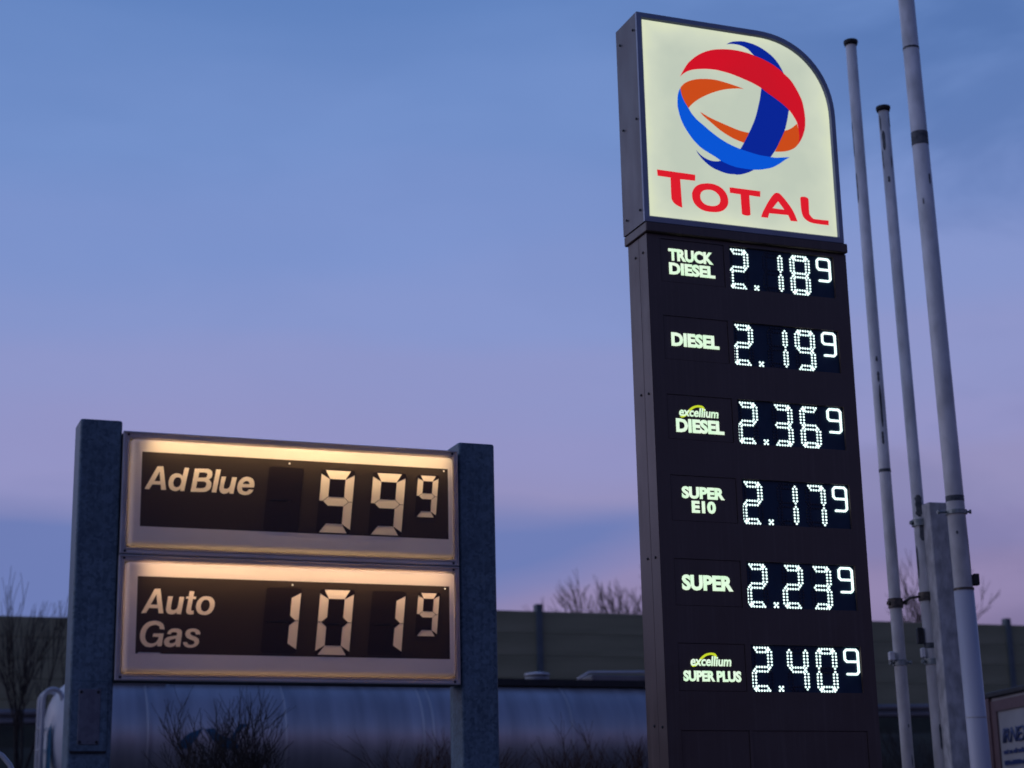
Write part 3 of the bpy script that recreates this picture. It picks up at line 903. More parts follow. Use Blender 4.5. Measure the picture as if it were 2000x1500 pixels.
on_shell([(1.74, 2.98), (1.80, 3.10), (1.90, 3.19), (2.10, 3.26), (2.02, 3.14), (1.90, 2.98)])
on_shell([(2.12, 3.24), (2.22, 3.10), (2.38, 2.97), (2.58, 2.97), (2.72, 3.32), (2.60, 3.32), (2.48, 3.12), (2.34, 3.16), (2.24, 3.26)])
bm = bmesh.new()
for q in ((0.10, -0.60, 2.55), (0.055, -0.42, 2.55), (0.06, -0.42, 3.2), (0.10, -0.55, 3.35)):
    bm.verts.new((q[0] - 0.035, q[1], q[2]))
bm.faces.new(bm.verts[:])
link('end_stripe', bm, M['teal'], tk)
box('chassis', M['dark'], tk, 0.3, LEN - 0.3, -0.45, 0.45, 1.05, 2.2, bevel=0.03)
for x in (1.6, 2.95, 4.3):
    for y in (-1.02, 1.02):
        wh = tube('wheel', M['tyre'], tk, [(x, y - 0.16, 0.52), (x, y + 0.16, 0.52)], 0.52, 24)
        tube('rim', M['rail'], wh, [(x, y - 0.17, 0.52), (x, y + 0.17, 0.52)], 0.28, 18)
box('mudguard', M['dark'], tk, 0.9, 5.0, -1.2, 1.2, 1.08, 1.16)

# ---------------------------------------------------------------- white hoop at the lower left
bm = bmesh.new()
pts = [(-0.35, 0, 0)] + [(-0.35 + 0.30 * (1 - math.cos(math.pi * k / 10)), 0, 2.08 + 0.34 * math.sin(math.pi * k / 10)) for k in range(11)] + [(0.25, 0, 0)]
add_tube(bm, pts, 0.022, 10)
hp = tag(link('hoop', bm, M['white_paint']), 'thin white bent tube hoop low at the left edge', 'hoop')
hp.location = (-4.40, 15.0, 0.0)

# ---------------------------------------------------------------- box truck at the lower right
tr = thing('box_truck', 'pale box truck with red-brown trim and blue lettering beyond the flagpoles', 'truck', (5.70, 22.0, 0), math.atan2(-0.99, 0.14))
# local x runs along the side towards the viewer, local +y is to the viewer's right
LB, WB, Z0, Z1 = 6.2, 2.45, 1.05, 3.20
box('cargo_box', M['box_side'], tr, 0.02, LB, 0.01, WB, Z0, Z1 - 0.02)
box('roof', M['dark'], tr, -0.04, LB + 0.04, -0.04, WB + 0.04, Z1 - 0.02, Z1 + 0.045, bevel=0.01)
box('roof_trim', M['box_trim'], tr, 0.10, LB - 0.1, -0.012, 0.012, Z1 - 0.19, Z1 - 0.06)
box('corner_trim', M['box_trim'], tr, -0.06, 0.10, -0.03, 0.1, Z0, Z1 - 0.021)
box('side_trim', M['box_trim'], tr, 0.10, 0.26, -0.012, 0.012, Z0 + 0.05, Z1 - 0.192)
box('chassis', M['dark'], tr, 0.3, LB + 1.6, 0.6, WB - 0.6, 0.6, 1.04)
box('cab', M['box_side'], tr, LB + 0.25, LB + 2.0, 0.1, WB - 0.1, 0.75, 2.75, bevel=0.12, segs=3)
box('windscreen', M['dark'], tr, LB + 1.995, LB + 2.01, 0.3, WB - 0.3, 1.75, 2.5)
for x in (1.3, LB + 1.1):
    for y in (0.15, WB - 0.15):
        wh = tube('wheel', M['tyre'], tr, [(x, y - 0.14, 0.48), (x, y + 0.14, 0.48)], 0.48, 20)
        tube('rim', M['rail'], wh, [(x, y - 0.15, 0.48), (x, y + 0.15, 0.48)], 0.26, 16)
text_mesh('IRNEX', 0.36, 1.14, 2.63, 2.80, -0.004, 'lettering', M['blue_print'], tr, offset=0.012, shear=0.2)
rp = random.Random(6)
for z, xe in ((2.50, 1.7), (2.37, 1.5)):
    bm = bmesh.new()
    x = 0.36
    while x < xe:
        w_ = rp.uniform(0.02, 0.05)
        add_box(bm, x, x + w_, -0.005, -0.001, z, z + rp.choice((0.04, 0.055)))
        x += w_ + rp.choice((0.012, 0.012, 0.04))
    o = link('small_print', bm, M['blue_print'], tr)
    o['kind'] = 'stuff'


# ================================================================ FLAGPOLES
def ring_clamp(name, material, parent, c, r, h=0.05, th=0.012, bolt=None):
    bm_ = bmesh.new()
    n = 20
    prof_ = [(r - 0.002, -h / 2), (r + th, -h / 2), (r + th, h / 2), (r - 0.002, h / 2)]
    rg_ = [[bm_.verts.new((c[0] + math.cos(2 * math.pi * k / n) * q, c[1] + math.sin(2 * math.pi * k / n) * q, c[2] + z)) for k in range(n)] for q, z in prof_]
    for i in range(4):
        a, b2 = rg_[i], rg_[(i + 1) % 4]
        for k in range(n):
            f = bm_.faces.new((a[k], a[(k + 1) % n], b2[(k + 1) % n], b2[k]))
    for b_ in (bolt or []):
        bx_, by_, L_ = b_
        d = Vector((bx_, by_, 0)).normalized()
        p = Vector(c) + d * r
        add_tube(bm_, [p, p + d * L_], 0.011, 8)
        add_tube(bm_, [p + d * (L_ - 0.018), p + d * L_], 0.02, 6)
    return link(name, bm_, material, parent)


def flag_pole(label, top, bot, r_top, r_bot, mat_='pole', cap=True, seams=(), patches=()):
    """straight tapering pole; top and bot are points on its axis, carried on down to the ground"""
    top, bot = Vector(top), Vector(bot)
    d = (bot - top)
    foot = top + d * (top.z / -d.z)
    rf = r_bot + (r_bot - r_top) * ((foot - bot).length / d.length)
    t_ = thing('flagpole', label, 'flagpole', foot, 0)
    ax_ = top - foot
    bm_ = bmesh.new()
    add_tube(bm_, [Vector((0, 0, 0)), ax_ * 0.5, ax_], [rf, (rf + r_top) / 2, r_top], 28)
    link('shaft', bm_, M[mat_], t_)

    def axis(z):
        return ax_ * (z / ax_.z), rf + (r_top - rf) * z / ax_.z
    if cap:
        bm_ = bmesh.new()
        add_tube(bm_, [ax_ - Vector((0, 0, 0.012)), ax_ + Vector((0, 0, 0.018)), ax_ + Vector((0, 0, 0.036)), ax_ + Vector((0, 0, 0.046))],
                 [r_top * 1.18, r_top * 1.36, r_top * 1.33, r_top * 0.8], 24)
        link('cap', bm_, M['dark'], t_)
    for z, h, mm in seams:
        c, r_ = axis(z)
        ring_clamp('band', M[mm], t_, c, r_, h, 0.002)
    rp = random.Random(int(abs(foot.x) * 1000))
    for z, ang, hh, ww in patches:
        c, r_ = axis(z)
        bm_ = bmesh.new()
        g_ = 7
        grid = []
        for i in range(g_ + 1):
            wv = ww * (1 if 0 < i < g_ else 0.35) * rp.uniform(0.7, 1.1)
            row_ = []
            for j in range(4):
                a = R(ang) + (j / 3 - 0.5) * wv / r_
                zz = z - hh / 2 + hh * i / g_
                cc, r2 = axis(zz)
                row_.append(bm_.verts.new(cc + Vector((math.cos(a), math.sin(a), 0)) * (r2 + 0.0018)))
            grid.append(row_)
        for i in range(g_):
            for j in range(3):
                bm_.faces.new((grid[i][j], grid[i][j + 1], grid[i + 1][j + 1], grid[i + 1][j]))
        link('flaked_patch', bm_, M['patch'], t_)
    box('base_plate', M['galv'], t_, -0.16, 0.16, -0.16, 0.16, 0.002, 0.03)
    return t_, axis


tA, axA = flag_pole('thin pale flagpole with a black cap, nearest to the price column', (3.373, 16, 9.045), (3.405, 16, 2.14), 0.0515, 0.0545,
                    seams=((4.80, 0.03, 'patch'),),
                    patches=((8.05, 190, 0.36, 0.018), (7.55, 195, 0.30, 0.022), (5.85, 265, 0.05, 0.02), (5.68, 268, 0.10, 0.022), (5.40, 272, 0.40, 0.022),
                             (5.1, 265, 0.12, 0.02), (2.5, 290, 0.03, 0.01), (2.2, 300, 0.10, 0.01)))
tB, axB = flag_pole('shorter thin flagpole with a black cap, between the other two', (3.638, 16, 8.345), (3.689, 16, 2.134), 0.0515, 0.056,
                    seams=((3.20, 0.05, 'patch'),),
                    patches=((8.24, 330, 0.16, 0.03), (8.20, 210, 0.16, 0.02), (8.02, 235, 0.20, 0.03), (7.83, 205, 0.20, 0.014), (7.80, 300, 0.12, 0.012),
                             (7.62, 255, 0.06, 0.02), (4.46, 265, 0.20, 0.07), (4.22, 275, 0.16, 0.05), (3.95, 200, 0.30, 0.03), (3.6, 290, 0.05, 0.01),
                             (2.4, 280, 0.22, 0.02)))
tC, axC = flag_pole('thick pale flagpole running out of the top of the picture', Vector((3.826, 15.5, 9.257)) + (Vector((3.826, 15.5, 9.257)) - Vector((3.913, 15.5, 2.107))) * 0.12,
                    (3.913, 15.5, 2.107), 0.074, 0.082,
                    seams=((7.835, 0.13, 'patch'), (8.75, 0.02, 'patch'), (4.43, 0.05, 'patch')),
                    patches=((7.42, 300, 0.10, 0.02), (3.95, 330, 0.35, 0.012), (7.2, 240, 0.06, 0.015), (4.12, 250, 0.03, 0.02)))
# lower sleeve of the thick pole
c0, r0 = axC(0.03)
c1, r1 = axC(3.62)
bm = bmesh.new()
add_tube(bm, [c0, c1], [r0 + 0.006, r1 + 0.006], 28)
link('sleeve', bm, M['pole_blue'], tC)
c, r_ = axC(3.63)
ring_clamp('band', M['clamp'], tC, c, r_ + 0.004, 0.02, 0.006)
c, r_ = axC(2.53)
ring_clamp('band', M['white_paint'], tC, c, r_ + 0.006, 0.012, 0.003)
c, r_ = axC(3.70)
box('halyard_box', M['dark'], tC, c.x + r_ + 0.003, c.x + r_ + 0.055, c.y - 0.05, c.y + 0.02, 3.66, 3.76, bevel=0.006)
c, r_ = axC(4.31)
ring_clamp('clamp', M['clamp_light'], tC, c, r_, 0.035, 0.016, bolt=[(1, -0.2, 0.05), (-1, -0.25, 0.10)])
c, r_ = axA(3.585)
ring_clamp('clamp', M['clamp'], tA, c, r_, 0.085, 0.013, bolt=[(1, -0.1, 0.05), (-0.9, -0.4, 0.03)])
ca = Vector(c)
c, r_ = axA(3.055)
ring_clamp('clamp', M['clamp_light'], tA, c, r_, 0.05, 0.012, bolt=[(1, -0.3, 0.05), (-1, -0.3, 0.05)])
box('bracket', M['pole'], tA, c.x - r_ - 0.055, c.x - r_ - 0.004, c.y - 0.09, c.y - 0.02, 3.07, 3.15, bevel=0.008)
c, r_ = axB(4.31)
ring_clamp('clamp', M['clamp_light'], tB, c, r_, 0.06, 0.018, bolt=[(-1, -0.3, 0.04)])
c, r_ = axB(3.64)
ring_clamp('clamp', M['clamp'], tB, c, r_, 0.075, 0.014, bolt=[(1, -0.4, 0.04)])
cb = Vector(c)
c, r_ = axB(3.06)
ring_clamp('clamp', M['clamp_light'], tB, c, r_, 0.05, 0.014, bolt=[(-1, -0.5, 0.05)])
box('halyard_box', M['dark'], tB, c.x - r_ - 0.06, c.x - r_ - 0.008, c.y - 0.05, c.y + 0.02, 3.22, 3.36, bevel=0.005)
box('bracket', M['pole'], tB, c.x - r_ - 0.045, c.x - r_ - 0.002, c.y - 0.06, c.y - 0.01, 3.09, 3.18, bevel=0.01)
# rod that ties the two thin poles together
offB = tB.location - tA.location
bm = bmesh.new()
add_tube(bm, [ca + Vector((0.055, -0.02, 0.0)), (ca + cb + offB) * 0.5 + Vector((0, -0.01, 0.02)), cb + offB + Vector((-0.05, -0.02, 0.0))], 0.011, 8)
link('tie_rod', bm, M['clamp'], tA)

sq = thing('concrete_post', 'square grey post behind the thick flagpole, blotched with stains', 'post', (3.80, 15.95, 0), 0.30)
bm = bmesh.new()
add_box(bm, -0.09, 0.10, -0.10, 0.09, 0.0, 4.47, bevel=0.008)
for v in bm.verts:
    v.co.x += -0.008 * v.co.z + 0.02
link('shaft', bm, M['concrete'], sq)
box('base_plate', M['galv'], sq, -0.17, 0.17, -0.17, 0.17, 0.003, 0.03)

# ================================================================ PRICE COLUMN
tot = thing('price_column', 'tall dark fuel price column with a glowing TOTAL sign on top', 'price sign', (1.0221, 12.5, 0), YAW)
CW, CD = 1.689, 0.33
ROWS = [5.8837, 5.289, 4.692, 4.094, 3.489, 2.8925]
BLANK = [2.289, 1.69, 1.09]
HR = 0.334
holes = []
for z in ROWS + BLANK:
    holes.append(rect(0.105, 0.634, z - HR, z))
for z in ROWS:
    holes.append(rect(0.6785, 1.579, z - HR, z))
for z in BLANK:
    holes.append(rect(0.66, 1.59, z - HR, z))
box('column_body', M['anthracite'], tot, 0.004, CW - 0.004, 0.020, CD - 0.004, 0.0, 5.916)
flat('front_plate', M['anthracite'], tot, rect(0.0, CW, 0.02, 5.914), 0.0, holes, thick=0.019)
# side sheets with their seams
for x0, x1 in ((-0.004, 0.003), (CW - 0.003, CW + 0.004)):
    for y0, y1 in ((0.0, 0.138), (0.142, CD)):
        box('side_sheet', M['anthracite'], tot, x0, x1, y0, y1, 0.03, 5.913, bevel=0.0015)
# rivets
bm = bmesh.new()
bmesh.ops.create_cone(bm, cap_ends=True, segments=10, radius1=0.011, radius2=0.007, depth=0.008, matrix=Matrix.Rotation(R(-90), 4, 'Y'))
riv = link('rivet', bm, M['dark'], tot)
spots = [(0.07, 5.78), (0.20, 5.78), (0.07, 4.70), (0.20, 4.72), (0.07, 3.50), (0.20, 3.51), (0.07, 2.315), (0.20, 2.33), (0.07, 1.15), (0.20, 1.15)]
for i, (y, z) in enumerate(spots):
    o = riv if i == 0 else copy_part(riv)
    o.location = (-0.008, y, z)
for y, z in ((0.03, 7.56), (0.27, 7.54), (0.03, 6.83), (0.27, 6.83), (0.03, 6.10), (0.27, 6.10)):
    copy_part(riv).location = (-0.036, y, z)

# --- LED diode grid of one digit, in pitches; segment -> dots
PT = 0.0229
SEGS = {
    'a': [(0.5 + 0.96 * i, 0) for i in range(6)] + [(0.98, 0.66), (4.82, 0.66)] + [(1.46 + 0.96 * i, 1.35) for i in range(4)],
    'g': [(1.05 + 0.925 * i, 5.95) for i in range(5)] + [(0.5, 6.62), (5.3, 6.62)] + [(1.05 + 0.925 * i, 7.3) for i in range(5)],
    'd': [(1.46 + 0.96 * i, 11.85) for i in range(4)] + [(0.98, 12.52), (4.82, 12.52)] + [(0.5 + 0.96 * i, 13.2) for i in range(6)],
}
for s_, x, ys, tips in (('f', 0.0, 1.3, (0.58, 6.05)), ('b', 5.8, 1.3, (0.58, 6.05)), ('e', 0.0, 7.9, (7.15, 12.65)), ('c', 5.8, 7.9, (7.15, 12.65))):
    SEGS[s_] = [(x, tips[0]), (x, tips[1])] + [(x + dx, ys + i) for i in range(5) for dx in (-0.6, 0.6)]
ON = {'0': 'abcdef', '1': 'bc', '2': 'abged', '3': 'abgcd', '4': 'fgbc', '5': 'afgcd', '6': 'afgcde', '7': 'abc', '8': 'abcdefg', '9': 'abfgcd'}


def add_diode(bm, x, y, z, r, n=8):
    a = [bm.verts.new((x + math.cos(2 * math.pi * k / n) * r, y, z + math.sin(2 * math.pi * k / n) * r)) for k in range(n)]
    b2 = [bm.verts.new((x + math.cos(2 * math.pi * k / n) * r * 0.72, y - r * 0.55, z + math.sin(2 * math.pi * k / n) * r * 0.72)) for k in range(n)]
    for k in range(n):
        bm.faces.new((a[k], b2[k], b2[(k + 1) % n], a[(k + 1) % n]))
    bm.faces.new(b2)


def stroke(bm, p, q, r, y0, y1):
    p, q = Vector(p), Vector(q)
    d = (q - p).normalized()
    nn = Vector((-d.y, d.x))
    out_ = []
    for c_, a0 in ((q, -90), (p, 90)):
        for k in range(6):
            a = R(a0 + 180 * k / 5)
            out_.append(c_ + d * math.cos(a) * r + nn * math.sin(a) * r)
    f_ = [bm.verts.new((v.x, y0, v.y)) for v in out_]
    b_ = [bm.verts.new((v.x, y1, v.y)) for v in out_]
    bm.faces.new(f_)
    n = len(f_)
    for k in range(n):
        bm.faces.new((f_[k], f_[(k + 1) % n], b_[(k + 1) % n], b_[k]))


def led_display(i, z, price):
    base = box('price_display', M['display'], tot, 0.6785 - 0.003, 1.579 + 0.003, 0.0172, 0.0195, z - HR - 0.003, z + 0.003)
    zt = z - 0.021
    sh = -0.0022 * (5 - i)
    off = bmesh.new()
    digs = price.replace('.', '')
    for k, (x0, dgt) in enumerate(zip((0.704, 0.9965, 1.2327), digs[:3])):
        bm_ = bmesh.new()
        for s2, dots in SEGS.items():
            lit = s2 in ON[dgt]
            for dx, dz in dots:
                if dgt == '2' and False:
                    continue
                if lit:
                    add_diode(bm_, x0 + sh + dx * PT, 0.0165, zt - dz * PT, PT * 0.37)
                else:
                    add_diode(off, x0 + sh + dx * PT, 0.0168, zt - dz * PT, PT * 0.40, 6)
        # diodes shared by two lit segments close the corners
        for need, pos in (('ab', (5.35, 0.62)), ('af', (0.45, 0.62)), ('cd', (5.35, 12.58)), ('ed', (0.45, 12.58))):
            if all(q in ON[dgt] for q in need):
                add_diode(bm_, x0 + sh + pos[0] * PT, 0.0165, zt - pos[1] * PT, PT * 0.37)
        link('digit', bm_, M['led'], base)
    bm_ = bmesh.new()
    for dx, dz in ((0, 0), (1.15, 0), (0.575, 0.575), (0, 1.15), (1.15, 1.15)):
        add_diode(bm_, 0.904 + sh + dx * PT, 0.0165, z - 0.296 - dz * PT, PT * 0.37)
    link('decimal_point', bm_, M['led'], base)
    bm_ = bmesh.new()
    L_, R_, T_, MI, B_, q = 1.4505, 1.5595, -0.022, -0.108, -0.198, 0.016
    L_ += sh
    R_ += sh
    segs = [((L_ + q, T_), (R_ - q, T_)), ((R_ - q, T_), (R_, T_ - q)), ((R_, T_ - q), (R_, B_ + q)), ((R_, B_ + q), (R_ - q, B_)),
            ((R_ - q, B_), (L_ + q * 0.9, B_)), ((L_ + q, T_), (L_, T_ - q)), ((L_, T_ - q), (L_, MI + q)), ((L_, MI + q), (L_ + q, MI)), ((L_ + q, MI), (R_ - 0.004, MI))]
    for j, (p_, q_) in enumerate(segs):
        stroke(bm_, (p_[0], z + p_[1]), (q_[0], z + q_[1]), 0.0082, 0.0085 + j * 0.0002, 0.0165)
    link('raised_digit', bm_, M['led'], base)
    o = link('unlit_diodes', off, M['led_off'], base)
    o['kind'] = 'stuff'
    return base


PRICES = ['2.189', '2.199', '2.369', '2.179', '2.239', '2.409']
for i, (z, p) in enumerate(zip(ROWS, PRICES)):
    led_display(i, z, p)
for z in BLANK:
    box('blank_panel', M['anthracite'], tot, 0.662, 1.588, 0.006, 0.0195, z - HR + 0.002, z - 0.002, bevel=0.002)

TXT = [
    [('TRUCK', 0.1717, 0.5417, 5.7179, 5.8138), ('DIESEL', 0.1725, 0.5524, 5.6103, 5.7046)],
    [('DIESEL', 0.1645, 0.5556, 5.0581, 5.1634)],
    [('excellium', 0.2001, 0.5182, 4.5330, 4.6010), ('DIESEL', 0.1719, 0.56, 4.4114, 4.5151)],
    [('SUPER', 0.1927, 0.535, 3.9257, 4.0144), ('E10', 0.2671, 0.4594, 3.8221, 3.9125)],
    [('SUPER', 0.1617, 0.5665, 3.2640, 3.3759)],
    [('excellium', 0.2007, 0.5193, 2.7330, 2.8030), ('SUPER', 0.1405, 0.3862, 2.6251, 2.7011), ('PLUS', 0.4002, 0.5936, 2.6240, 2.7013)],
]
SWOOSH = [(0.2029,4.5324),(0.2161,4.5218),(0.241,4.5261),(0.2639,4.5442),(0.2815,4.5658),(0.3045,4.5852),(0.3274,4.5996),(0.3554,4.6072),(0.3802,4.6045),(0.3921,4.5938),(0.3955,4.5786),(0.4055,4.5844),(0.4092,4.6026),(0.3948,4.6183),(0.3674,4.6234),(0.3339,4.6185),(0.3056,4.6063),(0.2798,4.5861),(0.2593,4.5617),(0.2363,4.5423),(0.2165,4.5308)]
for i, z in enumerate(ROWS):
    pn = box('grade_panel', M['anthracite'], tot, 0.107, 0.632, 0.005, 0.0195, z - HR + 0.002, z - 0.002, bevel=0.002)
    for tx, x0, x1, z0, z1 in TXT[i]:
        if tx == 'excellium':
            dz = 0 if i == 2 else 2.7917 - 4.5883 + 0.001
            flat('swoosh', M['swoosh'], pn, smooth_poly([(x, q + dz) for x, q in SWOOSH]), 0.0035, thick=0.0012)
            text_mesh(tx, x0, x1, z0, z1, 0.001, 'lettering', M['label_lit'], pn, offset=0.025, shear=0.15, thick=0.0022)
        else:
            text_mesh(tx, x0, x1, z0, z1, 0.002, 'lettering', M['label_lit'], pn, offset=0.048, thick=0.0025)
for z in BLANK:
    box('blank_panel', M['anthracite'], tot, 0.107, 0.632, 0.006, 0.0195, z - HR + 0.002, z - 0.002, bevel=0.002)
box('collar', M['anthracite'], tot, -0.020, CW + 0.004, -0.036, CD + 0.03, 5.918, 5.992, bevel=0.006)


# --- light box on top
def head_outline(x0, x1, z0, z1, r, n=18):
    o_ = [(x0, z0), (x1, z0)]
    for k in range(n + 1):
        a = math.pi / 2 * k / n
        # a little squarer than a circle
        o_.append((x1 - r + r * math.cos(a) ** 0.93, z1 - r + r * math.sin(a) ** 0.93))
    o_.append((x0, z1))
    return o_


outer_ = head_outline(-0.026, 1.668, 5.996, 7.690, 0.66)
inner_ = head_outline(0.023, 1.619, 6.046, 7.638, 0.610)
flat('casing', M['casing'], tot, outer_, -0.006, thick=CD + 0.03)
flat('face_panel', M['face'], tot, inner_, -0.0165, thick=0.006)
# mitred frame with an inner lip
bm = bmesh.new()
lip = head_outline(0.012, 1.630, 6.035, 7.650, 0.621)
rings = []
for poly, w in ((outer_, -0.0062), (outer_, -0.030), (lip, -0.034), (inner_, -0.019), (inner_, -0.0062)):
    rings.append([bm.verts.new((p[0], w, p[1])) for p in poly])
for a, b_ in zip(rings[:-1], rings[1:]):
    n = len(a)
    for k in range(n):
        bm.faces.new((a[k], a[(k + 1) % n], b_[(k + 1) % n], b_[k]))
link('face_frame', bm, M['head_metal'], tot)


def logo(key, name, material, w, fills=(), holes=()):
    flat(name, M[material], face, smooth_poly(LOGO[key]), w, [smooth_poly(LOGO[h]) for h in holes], thick=0.0012)


face = [o for o in tot.children if o.name.startswith('face_panel')][0]
logo('navy_top', 'logo_band', 'navy', -0.0180)
logo('navy_mid', 'logo_band', 'navy', -0.0182)
logo('navy_low', 'logo_band', 'navy', -0.0184)
logo('orange_left', 'logo_band', 'orange', -0.0186)
logo('orange_mid', 'logo_band', 'orange', -0.0178)
logo('orange_right', 'logo_band', 'orange', -0.0178)
logo('sky', 'logo_band', 'azure', -0.0196)
logo('red', 'logo_band', 'red', -0.0198)
logo('T1', 'letter', 'letter_red', -0.0180)
logo('O_out', 'letter', 'letter_red', -0.0180, holes=('O_in',))
logo('T2', 'letter', 'letter_red', -0.0180)
logo('A_out', 'letter', 'letter_red', -0.0180, holes=('A_in',))
logo('L', 'letter', 'letter_red', -0.0180)

# ================================================================ LEFT SIGN: two posts and two light boxes
SO = Vector((-1.9952, 8.0, 0))
D_ = 0.187


def sign_post(label, x0, x1, top):
    t_ = thing('sign_post', label, 'post', SO + EU * x0, YAW, 'galvanised posts of the price sign')
    w = x1 - x0
    bm_ = bmesh.new()
    # hollow section with rounded corners and a welded lid
    rc, n = 0.014, 4
    pts_ = []
    for cx, cy, a0 in ((w - rc, rc, -90), (w - rc, D_ - rc, 0), (rc, D_ - rc, 90), (rc, rc, 180)):
        for k in range(n + 1):
            a = R(a0 + 90 * k / n)
            pts_.append((cx + math.cos(a) * rc, cy + math.sin(a) * rc))
    rg_ = [[bm_.verts.new((x, y, z)) for x, y in pts_] for z in (0.0, top - 0.006)]
    rg_.append([bm_.verts.new((w / 2 + (x - w / 2) * 0.965, D_ / 2 + (y - D_ / 2) * 0.965, top)) for x, y in pts_])
    for a, b2 in zip(rg_[:-1], rg_[1:]):
        m_ = len(a)
        for k in range(m_):
            bm_.faces.new((a[k], a[(k + 1) % m_], b2[(k + 1) % m_], b2[k]))
    bm_.faces.new(rg_[-1])
    o = link('shaft', bm_, M['galv'], t_)
    box('base_plate', M['galv'], t_, -0.08, w + 0.08, -0.08, D_ + 0.08, 0.004, 0.028)
    return t_


pl = sign_post('wide galvanised post at the left of the price sign, with a riveted access plate', 0.0, 0.193, 3.478)
pr = sign_post('galvanised post at the right of the price sign, without an access plate', 1.846, 2.0358, 3.478)
# access hatch on the left post
hb = box('access_cover', M['galv'], pl, 0.006, 0.172, -0.006, -0.0005, 1.965, 2.277, bevel=0.004)
box('cover_seam', M['dark'], hb, 0.010, 0.170, -0.012, -0.0062, 1.960, 1.970, bevel=0.002)
ip = box('plate', M['cover'], hb, 0.041, 0.137, -0.0105, -0.0063, 1.997, 2.241, bevel=0.002)
bm = bmesh.new()
bmesh.ops.create_cone(bm, cap_ends=True, segments=8, radius1=0.0075, radius2=0.0055, depth=0.006, matrix=Matrix.Rotation(R(90), 4, 'X'))
sc_ = link('screw', bm, M['dark'], hb)
for i, (x, z) in enumerate(((0.052, 2.228), (0.126, 2.228), (0.052, 2.008), (0.126, 2.008))):
    (sc_ if i == 0 else copy_part(sc_)).location = (x, -0.0125, z)


def seg_polys(W, H, T, gap, slant):
    """seven segments of a flap digit, origin at its top left, x right, z down negative"""
    h = H / 2
    k = T * 0.40
    s_ = {
        'a': [(T * 0.40 + gap, 0), (W - T * 0.40 - gap, 0), (W - T - gap * 0.3, -T), (T + gap * 0.3, -T)],
        'b': [(W, -T * 0.40 - gap), (W, -h + gap / 2), (W - k, -h + gap / 2), (W - T, -h + T / 2 + gap * 0.6), (W - T, -T - gap * 0.3)],
        'c': [(W, -h - gap / 2), (W, -H + T * 0.35 + gap), (W - T, -H + T + gap * 0.3), (W - T, -h - T / 2 - gap * 0.6), (W - k, -h - gap / 2)],
        'd': [(T + gap * 0.3, -H + T), (W - T - gap * 0.3, -H + T), (W - T * 0.30 - gap, -H), (T * 0.30, -H)],
        'e': [(0, -h - gap / 2), (k, -h - gap / 2), (T, -h - T / 2 - gap * 0.6), (T, -H + T + gap * 0.3), (0, -H + T * 0.35 + gap)],
        'f': [(0, -T * 0.40 - gap), (T, -T - gap * 0.3), (T, -h + T / 2 + gap * 0.6), (k, -h + gap / 2), (0, -h + gap / 2)],
        'g': [(k + gap * 1.2, -h), (T + gap * 0.4, -h + T / 2), (W - T - gap * 0.4, -h + T / 2), (W - k - gap * 1.2, -h), (W - T - gap * 0.4, -h - T / 2), (T + gap * 0.4, -h - T / 2)],
    }
    return {q: [(x + slant * z / H, z) for x, z in p] for q, p in s_.items()}


GAS = {'AdBlue': ['A', 'd', 'B', 'l', 'u', 'e'], 'AutoGas': ['A_', 'u_', 't', 'o', 'G', 'a', 's']}


